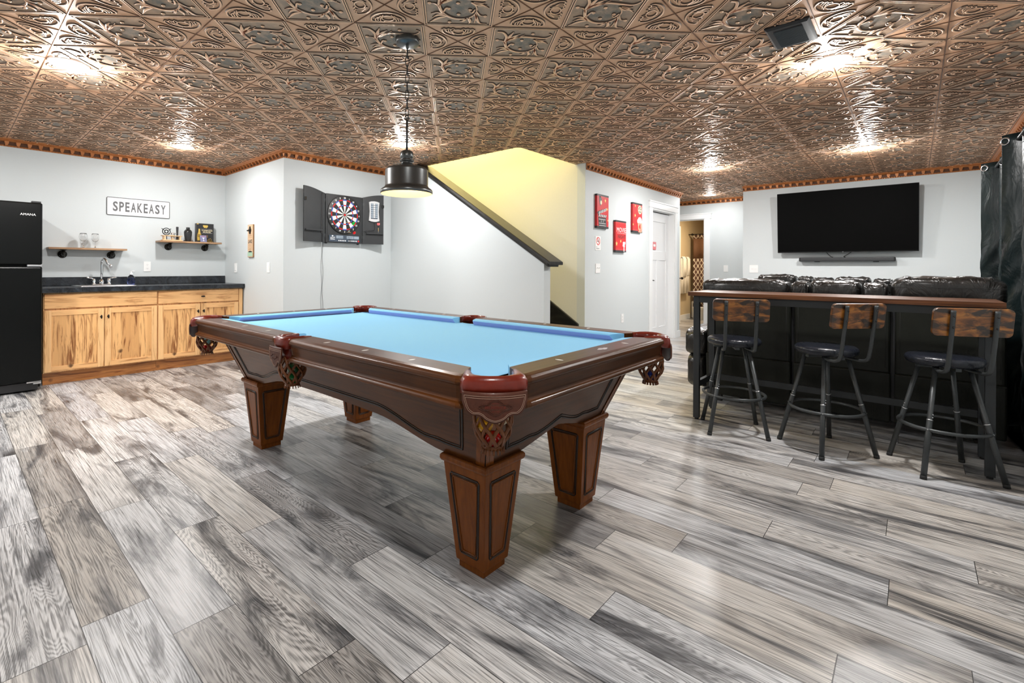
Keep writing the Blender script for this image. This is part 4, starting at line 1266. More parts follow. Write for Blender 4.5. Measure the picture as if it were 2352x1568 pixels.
# pipe shelves
def shelf(x0, x1, z, fl, label):
    r_ = root('wall_shelf', label, 'shelf', ((x0+x1)/2, 6.65, z-.02), group='pipe bracket wall shelves')
    mb = MB(); mb.box(x0, x1, 6.565, 6.745, z-.020, z); obj('board', mb, M['shelf'], r_, bevel=.0015)
    for fx in fl:
        mb = MB(); zc_ = z-.070; c = FK.p(fx, zc_, 0)
        mb.lathe([(0,.001),(.040,.001),(.040,.006),(.036,.008),(.018,.010),(.017,.022),(.013,.024)], c, 24, axis=(0,-1,0))
        mb.tube([FK.p(fx,zc_,.01), FK.p(fx,zc_,.055), FK.p(fx,zc_+.006,.074), FK.p(fx,zc_+.026,.083), FK.p(fx,z-.034,.083)], .0125, 12)
        mb.tube([FK.p(fx,zc_,.04), FK.p(fx,zc_,.062), FK.p(fx,zc_+.008,.076), FK.p(fx,zc_+.024,.083), FK.p(fx,zc_+.030,.083)], .0165, 12)
        mb.lathe([(.017,-.034),(.018,-.028),(.030,-.024),(.032,-.0205),(0,-.0205)], FK.p(fx, z, .083), 20)
        for a in range(4): mb.sphere(FK.p(fx+.028*math.cos(a*PI/2+.6), zc_+.028*math.sin(a*PI/2+.6), .008), .003, 6, mi=1)
        obj('pipe_bracket', mb, [M['pipe'], M['steel']], r_)
shelf(.715, 1.383, 1.342, (.846, 1.269), 'wood shelf on black pipe brackets holding two wine glasses')
shelf(1.700, 2.385, 1.454, (1.834, 2.244), 'wood shelf on black pipe brackets holding bar tools and a boxed game')
# wine glasses
def wineglass(x, y, label):
    z = 1.343; r_ = root('wine_glass', label, 'wine glass', (x, y, z), group='stemmed glasses on the left shelf')
    mb = MB(); mb.lathe([(0,z),(.032,z),(.032,z+.0015),(.010,z+.004),(.0035,z+.010),(.0030,z+.062),(.006,z+.068),(.022,z+.078),(.034,z+.098),(.037,z+.118),(.033,z+.142),(.028,z+.158),
        (.0268,z+.158),(.0318,z+.142),(.0358,z+.118),(.0328,z+.099),(.021,z+.080),(0,z+.072)], (x,y,0), 28)
    obj('glass', mb, M['clear'], r_)
wineglass(1.006, 6.645, 'clear stemmed wine glass, the one nearer the refrigerator')
wineglass(1.108, 6.645, 'clear stemmed wine glass, the one nearer the white sign')
# bar tool rack
rz_ = 1.455
rk = root('bar_tool_rack', 'pale wood rack of bar tools on the right shelf', 'rack', (1.84, 6.62, rz_))
mb = MB()
mb.box(1.735, 1.942, 6.58, 6.67, rz_, rz_+.012); mb.box(1.735, 1.942, 6.58, 6.67, rz_+.055, rz_+.063); mb.box(1.750, 1.765, 6.585, 6.665, rz_+.012, rz_+.055); mb.box(1.912, 1.927, 6.585, 6.665, rz_+.012, rz_+.055)
obj('rack_frame', mb, M['kraft'], rk, bevel=.001)
# tools stand in the rack: each a thing
mb = MB(); fr = Fr((1.775, 6.600, rz_+.108), (1,0,0))
mb.tube([fr.p(.040*math.cos(a), .040*math.sin(a)) for a in [2*PI*i/28 for i in range(28)]], .0048, 8, closed=True)
mb.tube([fr.p(.018*math.cos(a), .018*math.sin(a)) for a in [2*PI*i/18 for i in range(18)]], .006, 8, closed=True)
for a in (0.5, 2.6, 3.9, 5.5): mb.cyl(fr.p(.018*math.cos(a), .018*math.sin(a)), fr.p(.040*math.cos(a), .040*math.sin(a)), .003, n=6)
for s_ in (-1, 1): mb.cyl(fr.p(s_*.036,.026), fr.p(s_*.050,.034), .004, n=8)
mb.tube([fr.p(0,-.040), fr.p(.003,-.07), fr.p(.004,-.094)], .004, 8)
thing('cocktail_strainer', mb, M['black_gloss'], 'round black cocktail strainer standing at the left of the tool rack', 'strainer')
mb = MB(); mb.lathe([(0,rz_+.0125),(.013,rz_+.013),(.020,rz_+.035),(.022,rz_+.048),(.016,rz_+.053),(.022,rz_+.066),(.030,rz_+.095),(.0285,rz_+.095),(.020,rz_+.066),(0,rz_+.055)], (1.848,6.625,0), 20)
thing('jigger', mb, M['chrome'], 'small shiny jigger in the middle of the tool rack', 'jigger')
mb = MB(); mb.lathe([(0,rz_+.013),(.012,rz_+.014),(.0125,rz_+.03),(.010,rz_+.05),(.0105,rz_+.10),(.014,rz_+.165),(.013,rz_+.172),(0,rz_+.173)], (1.897,6.625,0), 14)
thing('muddler', mb, M['black_plastic'], 'tall black muddler standing at the right of the tool rack', 'muddler')
mb = MB(); mb.tube([(1.965,6.575,rz_+.007),(1.958,6.57,rz_+.0075),(1.95,6.57,rz_+.007)], [.006,.007,.004], 8, flat=.8)
thing('bottle_stopper', mb, M['black_gloss'], 'tiny black bottle stopper on the shelf edge left of the shaker', 'stopper')
# shaker
sx, sy, sz = 2.018, 6.64, 1.4545
shk = root('cocktail_shaker', 'matte black cocktail shaker in the middle of the right shelf', 'cocktail shaker', (sx, sy, sz))
mb = MB(); mb.lathe([(0,sz),(.028,sz),(.030,sz+.01),(.041,sz+.075),(.043,sz+.100),(.043,sz+.112)], (sx,sy,0), 28); obj('cup', mb, M['black_plastic'], shk)
mb = MB(); mb.lathe([(.044,sz+.110),(.044,sz+.122),(.040,sz+.128),(.034,sz+.140),(.024,sz+.148),(.021,sz+.152)], (sx,sy,0), 28); obj('strainer_lid', mb, M['black_gloss'], shk)
mb = MB(); mb.lathe([(.020,sz+.150),(.0205,sz+.170),(.019,sz+.174),(0,sz+.175)], (sx,sy,0), 24); obj('cap', mb, M['black_gloss'], shk)
# boxed game
gx0, gx1, gz0, gz1, gy = 2.118, 2.318, 1.4545, 1.690, 6.655
gm = root('boxed_game', 'black boxed game with gold title CHAMPAGNE MURDER on the right shelf', 'board game', ((gx0+gx1)/2, gy+.03, gz0))
mb = MB(); mb.box(gx0, gx1, gy, gy+.06, gz0, gz1); obj('box', mb, M['black_plastic'], gm, bevel=.001)
fr = Fr((gx0, gy, gz0), (1,0,0)); mb = MB()
w_ = gx1-gx0
fr.prism(mb, [(.075,.215),(.130,.215),(.132,.200),(.126,.188),(.118,.186),(.112,.176),(.104,.186),(.090,.180),(.082,.190),(.074,.200)], .0003, .0012)
fr.box(mb, .004, .024, .222, .233, .0003, .001)
fr.text(mb, 'YOUR PARTY & MURDER', .118, .163, .0055, .0006, w=.13, mi=1)
fr.text(mb, 'CHAMPAGNE', .122, .148, .0145, .0006, w=.125, mi=2, bold=.02); fr.text(mb, 'MURDER', .122, .128, .0145, .0006, w=.092, mi=2, bold=.02)
fr.box(mb, .06, .185, .114, .1155, .0003, .0008, 1)
obj('title_print', mb, [M['gold'], M['ivory'], M['cream']], gm)
mb = MB(); bp = [(-.024,0),(-.026,.05),(-.022,.085),(-.010,.112),(-.009,.140),(-.010,.150),(.010,.150),(.009,.140),(.010,.112),(.022,.085),(.026,.05),(.024,0)]
fr.prism(mb, [(x+.032, y+.018) for x, y in bp], .0003, .0010); fr.prism(mb, [(x*.85+.032, y*1.0+.100) for x, y in ((-.014,0),(-.012,.035),(-.010,.066),(.010,.066),(.012,.035),(.014,0))], .0010, .0016, 1)
fr.prism(mb, [(.012,.062),(.052,.062),(.050,.022),(.014,.022)], .0010, .0016, 1)
obj('bottle_print', mb, [M['bottle'], M['gold']], gm)
mb = MB()
for i in range(26):
    a, b = random.uniform(.125, .185), random.uniform(.006, .05); fr.disc(mb, a, b, .005, .0003, .0009, 0, 6)
for i in range(5): fr.box(mb, .072+i*.013, .078+i*.013, .058, .090, .0003, .0008, 1)
obj('ornament_print', mb, [M['bottle'], M['brown_edge']], gm)
# small card box leaning in front
cd = root('card_box', 'small slate blue card box with a cocktail glass leaning against the black game', 'card box', (2.165, 6.60, 1.4545), .0)
fr = Fr((2.150, 6.610, 1.4545), (1,-.15,0), (.0,.28,.96)); mb = MB()
fr.prism(mb, rrect(0, .072, 0, .088, .003, 2), -.014, 0); obj('box', mb, M['card_blue'], cd)
mb = MB(); fr.prism(mb, [(.022,.058),(.050,.058),(.037,.038)], .0003, .0009); fr.box(mb, .035, .039, .018, .038, .0003, .0009); fr.disc(mb, .037, .016, .010, .0003, .0009, 0, 12, ry=.003); obj('glass_print', mb, M['white'], cd)
mb = MB(); fr.text(mb, 'DRINKS', .036, .073, .010, .0006, w=.052); obj('title_print', mb, M['pink'], cd)

# lake sign with bottle opener
ls = root('bottle_opener_sign', 'narrow natural wood sign reading LAKE with a bottle opener on top', 'sign', FA.p(-5.92, 1.26, 0))
x0, x1, y0, y1 = -5.998, -5.848, 1.262, 1.655
mb = MB(); FA.box(mb, x0, x1, y0, y1, .001, .016); obj('board', mb, M['brown_edge'], ls)
mb = MB(); FA.box(mb, x0+.003, x1-.003, y0+.003, y1-.003, .016, .0175, 0); FA.box(mb, x0+.006, x1-.006, y0+.012, y0+.066, .0175, .0185, 1); obj('face', mb, [M['lake'], M['teal']], ls)
xm = (x0+x1)/2; mb = MB()
FA.text(mb, 'LAKE', xm, 1.452, .044, .0180, w=.110, bold=.03)
obj('large_lettering', mb, M['ink'], ls)
mb = MB()
for s_, y, h in (('WHAT', 1.541, .012), ('HAPPENS', 1.522, .014), ('AT THE', 1.500, .012), ('STAYS', 1.408, .018), ('AT THE', 1.385, .012), ('LAKE', 1.361, .022)):
    FA.text(mb, s_, xm, y, h, .0180, w=.095)
obj('small_lettering', mb, M['brown_edge'], ls)
mb = MB(); FA.prism(mb, [(xm-.05,1.330),(xm-.03,1.338),(xm+.03,1.338),(xm+.05,1.330),(xm+.04,1.322),(xm-.04,1.322)], .0175, .0185); FA.box(mb, xm-.002, xm+.002, 1.338, 1.350, .0175, .0185); obj('boat_print', mb, M['ink'], ls)
mb = MB(); c = FA.p(xm, 1.59, .0175); fr = FA
fr.prism(mb, [(xm-.016,1.560),(xm-.030,1.575),(xm-.030,1.600),(xm-.014,1.610),(xm-.010,1.632),(xm+.010,1.632),(xm+.014,1.610),(xm+.028,1.602),(xm+.028,1.575),(xm+.012,1.562),(xm+.008,1.545),(xm-.008,1.545)], .0175, .026)
mb.tube([fr.p(xm-.026,1.588,.026), fr.p(xm-.030,1.584,.046), fr.p(xm,1.576,.052), fr.p(xm+.028,1.584,.046), fr.p(xm+.026,1.588,.026)], .0050, 8)
obj('bottle_opener', mb, M['knob'], ls)

# ================================================================== electronic dartboard in a cabinet
dc = root('dartboard_cabinet', 'black electronic dartboard cabinet with both doors open', 'dartboard', FC.p(3.245, 1.43, .03))
x0, x1, y0, y1 = 2.962, 3.458, 1.436, 2.004; D = .065
mb = MB(); FC.prism(mb, rrect(x0, x1, y0, y1, .010, 3), .001, D); FC.box(mb, x0+.02, x0+.04, y0-.012, y0, .006, .03); FC.box(mb, x1-.04, x1-.02, y0-.012, y0, .006, .03)
FC.prism(mb, [(x0+.03,y0+.008),(x1-.03,y0+.008),(x1-.06,y0+.098),(x0+.06,y0+.098)], D, D+.006)
for sx_ in (x0+.018, x1-.018): mb.tube([FC.p(sx_, y0+.03, D), FC.p(sx_+(.012 if sx_ < 3.2 else -.012), y0+.30, D), FC.p(sx_, y1-.03, D)], .004, 6)
obj('case', mb, M['dart_case'], dc, bevel=.002)
bx, by, R = 3.205, 1.770, .2215; n0 = D+.001
mb = MB(); mb.lathe([(R+.006,0),(R+.006,.010),(R,.012),(0,.012)], FC.p(bx,by,D), 48, axis=(0,-1,0)); 
bd = obj('board', mb, M['dart_black'], dc)
mb = MB(); nn = D+.0135; st = 2*PI/20
for k in range(20):
    a0 = PI/2-(k+.5)*st; a1 = a0+st; wh = (k % 2 == 0)
    g = .006
    FC.ring(mb, bx, by, .018, .106, a0+g, a1-g, nn, 0 if wh else 1, 4); FC.ring(mb, bx, by, .120, .168, a0+g, a1-g, nn, 0 if wh else 1, 4)
    FC.ring(mb, bx, by, .108, .118, a0+g, a1-g, nn+.001, 2 if wh else 3, 4); FC.ring(mb, bx, by, .170, .181, a0+g, a1-g, nn+.001, 3 if wh else 2, 4)
FC.disc(mb, bx, by, .0115, D+.012, D+.017, 2, 20)
obj('segments', mb, [M['dart_white'], M['dart_black'], M['red2'], M['blue']], bd)
mb = MB()
for k, s_ in enumerate((20,1,18,4,13,6,10,15,2,17,3,19,7,16,8,11,14,9,12,5)):
    a = PI/2-k*st; FC.text(mb, str(s_), bx+.201*math.cos(a), by+.201*math.sin(a), .021, D+.0126, bold=.02)
obj('numbers', mb, M['white'], bd)
mb = MB(); n1 = D+.0065
FC.prism(mb, rrect(x0+.040, x1-.050, y0+.012, y0+.090, .006, 2), n1-.0005, n1+.001, 0)
for a, b in ((.135,.225), (.275,.37), (.375,.445)): FC.box(mb, x0+a, x0+b, y0+.052, y0+.084, n1+.001, n1+.0025, 1)
for a in list(range(5)): FC.box(mb, x0+.162+a*.022, x0+.174+a*.022, y0+.020, y0+.033, n1+.001, n1+.003, 2)
for a in list(range(6)): FC.box(mb, x0+.300+a*.021, x0+.311+a*.021, y0+.020, y0+.033, n1+.001, n1+.003, 2)
FC.disc(mb, x0+.438, y0+.027, .010, n1+.001, n1+.005, 3, 14)
FC.disc(mb, x0+.085, y0+.078, .011, n1+.001, n1+.002, 2, 14, ry=.008); FC.text(mb, 'World', x0+.085, y0+.058, .016, n1+.0015, w=.062, mi=2, rot=.12, bold=.02); FC.box(mb, x0+.055, x0+.115, y0+.036, y0+.043, n1+.001, n1+.0015, 2)
for k in range(4):
    FC.text(mb, '88', x0+.158+k*.018, y0+.068, .015, n1+.0027, w=.012, mi=0); FC.text(mb, '88', x0+.292+k*.018, y0+.068, .015, n1+.0027, w=.012, mi=0)
obj('control_panel', mb, [M['lcd_dark'], M['lcd'], M['white'], M['red2']], dc)
# doors: local frames hinged at the case edges
def dart_door(hx, out, wid, ang, right):
    a = math.radians(ang)
    X = Vector((math.cos(a), -math.sin(a), 0)) if right else Vector((math.cos(a), math.sin(a), 0))
    O = FC.p(hx, 0, D-.01)
    if not right: O = O - X*wid
    fr = Fr(O, X); mb = MB()
    h0 = .004
    arcp = [(wid*t, y1+.002+.050*math.sin(PI/2*t)) for t in [i/10 for i in range(11)]]
    if not right: arcp = [(wid-x, y) for x, y in arcp][::-1]
    pts = [(0,y0),(wid,y0)]+arcp[::-1]
    fr.prism(mb, pts, -.016, 0)
    # raised edge and ledges inside the door
    xi, xo = (0, wid) if right else (wid, 0)
    s_ = 1 if right else -1
    fr.box(mb, min(xi, xi+s_*.035), max(xi, xi+s_*.035), y0, y1, 0, .010)
    d = obj('door', mb, M['dart_case'], dc, bevel=.0015)
    mb = MB(); fr.box(mb, min(xi+s_*.045, xo-s_*.012), max(xi+s_*.045, xo-s_*.012), y0+.125, y0+.142, 0, .028); obj('dart_shelf', mb, M['dart_case'], d, bevel=.001)
    mb = MB(); fr.box(mb, min(xi+s_*.037, xi+s_*.046), max(xi+s_*.037, xi+s_*.046), y0+.10 if not right else y0+.12, y1-.01 if not right else y0+.14, .0002, .006); obj('slot', mb, M['slot'], d)
    mb = MB(); fr.box(mb, min(xo, xo-s_*.025), max(xo, xo-s_*.025), 1.895, 1.93, 0, .016); obj('latch', mb, M['black_gloss'], d)
    for yy in (y0+.08, y1-.08):
        mb = MB(); mb.cyl(fr.p(xi-s_*.004, yy-.02, .004), fr.p(xi-s_*.004, yy+.02, .004), .005, n=8); fr.box(mb, min(xi+s_*.004, xi+s_*.024), max(xi+s_*.004, xi+s_*.024), yy-.014, yy+.014, .010, .012); obj('hinge', mb, M['gun'], d)
    return fr, d
fl_, dl_ = dart_door(2.952, 0, .285, 10, False)
frr, drr = dart_door(3.466, 0, .280, 15, True)
# scoreboard unit fixed in the right door
mb = MB(); cx, cy = .148, 1.845
sh_p = [(-.068,-.118),(-.062,-.06),(-.058,0),(-.062,.06),(-.068,.112),(-.04,.122),(0,.126),(.04,.122),(.068,.112),(.062,.06),(.058,0),(.062,-.06),(.068,-.118),(.035,-.128),(0,-.131),(-.035,-.128)]
frr.prism(mb, [(cx+a, cy+b) for a, b in sh_p], .001, .022)
frr.prism(mb, rrect(cx-.045, cx+.045, cy-.095, cy+.098, .004, 2), .022, .0235, 1)
for r_ in range(7):
    y = cy-.082+r_*.0265
    frr.box(mb, cx-.012, cx+.012, y, y+.022, .0235, .0242, 0)
    for q in (-1, 1): frr.box(mb, cx+q*.029-.013, cx+q*.029+.013, y, y+.020, .0235, .0242, 2)
obj('score_display', mb, [M['silver_plastic'], M['lcd_dark'], M['lcd']], drr)
mb = MB(); mb.tube(cat([frr.p(.150,1.716,.012), frr.p(.156,1.66,.02), frr.p(.150,1.615,.022), frr.p(.11,1.600,.025), frr.p(.06,1.598,.02), frr.p(.02,1.585,.01), frr.p(-.01,1.59,.0)], 5), .0028, 6)
obj('data_cable', mb, M['black_gloss'], drr)
mb = MB()
for k_, x in enumerate((2.942, 2.958)):
    path = []
    for i in range(36):
        t = i/35; path.append(FC.p(x+.006*math.sin(t*23+k_*2)+.004*t, 1.437-1.40*t, .006+.002*math.sin(t*9)))
    mb.tube(path, .0016 if k_ else .0012, 5)
obj('power_cord', mb, M['slot'], dc)
# darts
def dart(p, d, col, label, flight=.019):
    p = Vector(p); d = Vector(d).normalized()
    r_ = root('dart', label, 'dart', p)
    mb = MB(); mb.tube([p, p+d*.02], [.0008,.0016], 6); mb.tube([p+d*.02, p+d*.024, p+d*.06, p+d*.064], [.002,.0034,.0034,.002], 8, mi=1); mb.cyl(p+d*.064, p+d*.10, .0018, n=6, mi=2)
    obj('barrel', mb, [M['ivory'], M['brass'], M['black_gloss']], r_)
    s = d.cross(Vector((0,0,1))).normalized(); u = s.cross(d); mb = MB()
    for a in range(4):
        n_ = s*math.cos(a*PI/2+.5)+u*math.sin(a*PI/2+.5); t_ = d.cross(n_)*.0006
        prf = [(.092,0),(.098,flight*.8),(.112,flight),(.126,flight*.8),(.124,0)]
        vs = [p+d*q+n_*h+t_ for q, h in prf]+[p+d*q+n_*h-t_ for q, h in prf]
        mb.add(vs, [(0,1,2,3,4),(9,8,7,6,5),(0,5,6,1),(1,6,7,2),(2,7,8,3),(3,8,9,4)])
    obj('flight', mb, col, r_)
nb_ = FC.p(bx+.012, by-.085, D+.013)
dart(nb_, (.40,-1,-.18), M['green'], 'dart with bright green flights stuck near the bottom of the dartboard', .022)
dart(FC.p(bx+.026, by-.205, D+.014), (.38,-1,-.10), M['red2'], 'dart with red flights stuck below the dartboard number three')
dart(frr.p(.205, 1.580, .014), (0,-.02,1), M['pink'], 'pale pink flighted dart standing in the right cabinet door')
# ================================================================== framed canvases on the middle wall
def star(cx, cy, r, rot=0):
    return [(cx+(r if i % 2 == 0 else r*.42)*math.sin(rot+i*PI/5), cy+(r if i % 2 == 0 else r*.42)*math.cos(rot+i*PI/5)) for i in range(10)]
def canvas(x0, x1, y0, y1, label, xn):
    global FS
    FS = Fr((xn-.895*x0, 2.95, 0), (1,0,0)); FS.X = FS.X*.895
    r_ = root('wall_canvas', label, 'wall art', FS.p((x0+x1)/2, y0, .004), group='red movie canvases')
    mb = MB(); FS.box(mb, x0, x1, y0, y1, .003, .034); c = obj('canvas', mb, M['red'], r_, bevel=.001)
    for a, b in ((y0-.0004, y0+.022), (y1-.022, y1+.0004)):
        mb = MB(); FS.box(mb, x0-.0006, x1+.0006, a, b, .002, .0350); obj('film_band', mb, M['ink'], r_)
    mb = MB(); n = 9
    for i in range(n):
        for a, b in ((y0+.022, y0+.040), (y1-.040, y1-.022)):
            xx = x0+.012+(x1-x0-.024)*i/(n-1); FS.box(mb, xx-.006, xx+.006, a, b, .034, .0352)
    p = obj('film_holes', mb, M['pink'], r_)
    return r_, c
N0, N1 = .0342, .0352
A, ac = canvas(5.450, 5.785, 1.655, 2.075, 'upper left red canvas showing a clapperboard and spotlight', 5.434)
x0, y0 = 5.450, 1.655
mb = MB(); FS.prism(mb, [(x0+.03,y0+.135),(x0+.26,y0+.135),(x0+.275,y0+.002),(x0+.05,y0+.002)], N0, N1, 0)
FS.prism(mb, [(x0+.0,y0+.19),(x0+.028,y0+.205),(x0+.262,y0+.258),(x0+.262,y0+.228),(x0+.028,y0+.160)], N0, N1+.0004, 0)
FS.box(mb, x0+.03, x0+.275, y0+.140, y0+.168, N0, N1+.0004, 0)
for i in range(5):
    a = x0+.045+i*.047; FS.prism(mb, [(a,y0+.140),(a+.022,y0+.140),(a+.032,y0+.168),(a+.010,y0+.168)], N1+.0004, N1+.001, 1)
    FS.prism(mb, [(a,y0+.168+i*.0115),(a+.022,y0+.174+i*.0115),(a+.030,y0+.208+i*.0125),(a+.008,y0+.202+i*.0125)], N1+.0004, N1+.001, 1)
for yy, a, b in ((.105,.045,.24),(.055,.05,.245),(.028,.052,.25)): FS.box(mb, x0+a, x0+b, y0+yy, y0+yy+.006, N1, N1+.001, 1)
for xx in (.115, .175): FS.box(mb, x0+xx, x0+xx+.006, y0+.070, y0+.098, N1, N1+.001, 1)
obj('clapperboard_print', mb, [M['ink'], M['white']], A)
mb = MB(); FS.prism(mb, [(x0+.05,y0+.400),(x0+.085,y0+.405),(x0+.135,y0+.355),(x0+.130,y0+.315),(x0+.085,y0+.272),(x0+.060,y0+.330)], N0, N1, 0); FS.disc(mb, x0+.110, y0+.318, .024, N1, N1+.001, 1, 16, ry=.026)
obj('spotlight_print', mb, [M['grey_ink'], M['cream']], A)
mb = MB(); FS.prism(mb, star(x0+.235, y0+.352, .028), N0, N1); FS.prism(mb, star(x0+.292, y0+.245, .024, .3), N0, N1); FS.prism(mb, star(x0+.315, y0+.105, .018), N0, N1)
obj('star_print', mb, M['star'], A)
B_, bc = canvas(5.967, 6.312, 1.368, 1.786, 'lowest red canvas reading MOVIE NIGHT', 5.937)
x0, y0 = 5.967, 1.368
mb = MB(); FS.text(mb, 'MOVIE', x0+.185, y0+.295, .062, N1, w=.30)
for i in range(9): FS.disc(mb, x0+.06+i*.032, y0+.250, .0055, N0, N1, 0, 8)
obj('white_lettering', mb, M['white'], B_)
mb = MB(); FS.text(mb, 'NIGHT', x0+.195, y0+.205, .048, N1, w=.25); obj('dark_lettering', mb, M['ink'], B_)
mb = MB(); FS.prism(mb, star(x0+.03, y0+.108, .036), N0, N1); FS.prism(mb, star(x0+.165, y0+.145, .026, .2), N0, N1); obj('star_print', mb, M['star'], B_)
mb = MB(); fx, fy = x0+.275, y0+.085
FS.disc(mb, fx-.020, fy+.035, .022, N0, N1, 0, 14); FS.disc(mb, fx+.026, fy+.038, .020, N0, N1, 0, 14); FS.box(mb, fx-.022, fx+.024, fy-.018, fy+.024, N0, N1+.0004); FS.prism(mb, [(fx-.022,fy+.01),(fx-.045,fy+.02),(fx-.045,fy-.012),(fx-.022,fy-.002)], N0, N1)
for a in (-.022, 0, .022): FS.prism(mb, [(fx-.004+a*.3,fy-.018),(fx+.004+a*.3,fy-.018),(fx+a+.004,fy-.078),(fx+a-.004,fy-.078)], N0, N1+.0002)
obj('film_camera_print', mb, M['white'], B_)
C_, cc = canvas(6.503, 6.847, 1.660, 2.075, 'upper right red canvas showing popcorn and a film reel', 6.458)
x0, y0 = 6.503, 1.660
mb = MB(); FS.disc(mb, x0+.255, y0+.325, .070, N0, N1, 0, 26, ry=.062)
for i in range(5): FS.disc(mb, x0+.255+.040*math.cos(i*1.257+.3), y0+.325+.036*math.sin(i*1.257+.3), .014, N1, N1+.001, 1, 12)
FS.disc(mb, x0+.255, y0+.325, .006, N1, N1+.001, 1, 8)
obj('reel_print', mb, [M['cream'], M['ink']], C_)
mb = MB(); bx0, bx1, by0, by1 = x0+.175, x0+.325, y0+.004, y0+.150
FS.prism(mb, [(bx0+.020,by0),(bx1-.006,by0),(bx1+.010,by1),(bx0-.010,by1)], N0, N1, 0)
for i in range(5):
    a = i/5; b = (i+.5)/5; L0 = lambda q: bx0+.020+(bx1-.026-bx0)*q; L1 = lambda q: bx0-.010+(bx1-bx0+.020)*q
    FS.prism(mb, [(L0(a),by0),(L0(b),by0),(L1(b),by1),(L1(a),by1)], N1, N1+.0006, 1)
FS.disc(mb, (bx0+bx1)/2+.004, by0+.082, .026, N1+.0006, N1+.0012, 1, 18, ry=.034)
for q_, (a, b, r_) in enumerate(((0,0,.034),(.045,.006,.034),(.09,.004,.034),(.13,-.002,.028),(.03,.030,.030),(.075,.036,.032),(.11,.026,.026))): FS.disc(mb, bx0+.008+a, by1+.010+b, r_*.85, N0, N1+.0012+q_*.00025, 2, 14)
obj('popcorn_print', mb, [M['cream'], M['red2'], M['ivory']], C_)
mb = MB(); FS.prism(mb, star(x0+.085, y0+.370, .020), N0, N1); FS.prism(mb, star(x0+.080, y0+.235, .028, .2), N0, N1); FS.prism(mb, star(x0+.012, y0+.105, .020), N0, N1); obj('star_print', mb, M['star'], C_)
# no smoking sign
ns = root('no_smoking_sign', 'small white NO SMOKING sign below the clapperboard canvas', 'sign', FM.p(5.518, 1.374, 0))
mb = MB(); FM.prism(mb, rrect(5.449, 5.587, 1.374, 1.552, .008, 3), .001, .004); obj('panel', mb, M['white'], ns)
mb = MB(); cx, cy = 5.520, 1.490; FM.ring(mb, cx, cy, .040, .050, 0, 2*PI, .0046, 0, 32); FM.prism(mb, [(cx-.030,cy+.030),(cx-.024,cy+.036),(cx+.034,cy-.028),(cx+.028,cy-.034)], .004, .0055); obj('prohibition_ring', mb, M['red2'], ns)
mb = MB(); FM.box(mb, cx-.030, cx+.026, cy-.006, cy+.002, .004, .0048); mb.tube([FM.p(cx+.012,cy+.004,.0045), FM.p(cx+.018,cy+.014,.0045), FM.p(cx+.010,cy+.022,.0045), FM.p(cx+.016,cy+.030,.0045)], .002, 5); obj('cigarette_symbol', mb, M['ink'], ns)
mb = MB(); FM.text(mb, 'NO', 5.483, 1.416, .013, .0042, w=.022, bold=.02); FM.text(mb, 'SMOKING', 5.511, 1.396, .013, .0042, w=.078, bold=.02); obj('lettering', mb, M['ink'], ns)
# notice on the white door
nt = root('door_notice', 'small red and white notice stuck on the white door', 'sign', (7.64, 3.02, 1.4))
fr = Fr((7.215, 3.035, 0), (1,0,0)); fr = Fr((7.215, 3.0445-.0135, 0), (1,0,0))
mb = MB(); fr.box(mb, .215, .345, 1.445, 1.565, .0, .0015); obj('panel', mb, M['mirror_sticker'], nt)
mb = MB(); fr.text(mb, 'NOTICE', .28, 1.548, .014, .0018, w=.10); fr.box(mb, .238, .322, 1.492, 1.532, .0015, .002); fr.text(mb, 'PRIVATE', .28, 1.477, .012, .0018, w=.09); fr.text(mb, 'NO ENTRY', .28, 1.458, .010, .0018, w=.09); obj('lettering', mb, M['white'], nt)

# ================================================================== television and sound bar
tv_ = root('television', 'large black flat television mounted on the far right wall', 'television', (8.2, .74, 1.38))
mb = MB(); top = Vector((8.10, 0, 2.232)); botm = Vector((8.17, 0, 1.382)); up = (top-botm).normalized()
Lt = (top-botm).length; fr = Fr(botm+Vector((0, 1.482, 0)), (0,-1,0), up)
fr.prism(mb, rrect(0, 1.520, 0, Lt, .006, 2), -.045, -.003); obj('casing', mb, M['black_plastic'], tv_, bevel=.002)
mb = MB(); fr.prism(mb, rrect(.004, 1.516, .014, Lt-.004, .004, 2), -.003, .0); obj('screen', mb, M['screen'], tv_)
mb = MB(); fr.box(mb, 0.002, 1.518, .0, .012, -.003, .001); obj('lower_bezel', mb, M['black_gloss'], tv_)
mb = MB(); fr.prism(mb, [(.752,.010),(.757,.010),(.760,.004),(.763,.010),(.768,.010),(.762,-.002),(.758,-.002)], .001, .002); obj('maker_logo', mb, M['steel'], tv_)
mb = MB(); mb.box(8.185, 8.299, .60, .88, 1.70, 1.95); obj('wall_bracket', mb, M['bar_metal'], tv_)
for a, b in ((.93,.86), (.60,.72)):
    mb = MB(); mb.tube(cat([(8.22, a, 1.42), (8.235, (a+b)/2, 1.365), (8.26, b, 1.325), (8.27, b-.02, 1.318)], 5), .004, 6); obj('cable', mb, M['black_gloss'], tv_)
sb2 = root('sound_bar', 'long slim dark grey sound bar on the wall below the television', 'sound bar', (8.25, .70, 1.256))
mb = MB(); mb.box(8.195, 8.285, .182, 1.226, 1.258, 1.314); obj('body', mb, M['dart_case'], sb2, bevel=.012, seg=3)
mb = MB(); mb.box(8.193, 8.285, .186, .200, 1.262, 1.310); mb.box(8.193, 8.285, 1.208, 1.222, 1.262, 1.310); obj('end_cap', mb, M['black_gloss'], sb2, bevel=.004)
for y in (.38, 1.02):
    mb = MB(); mb.box(8.25, 8.301, y-.03, y+.03, 1.250, 1.262); obj('wall_bracket', mb, M['bar_metal'], sb2)

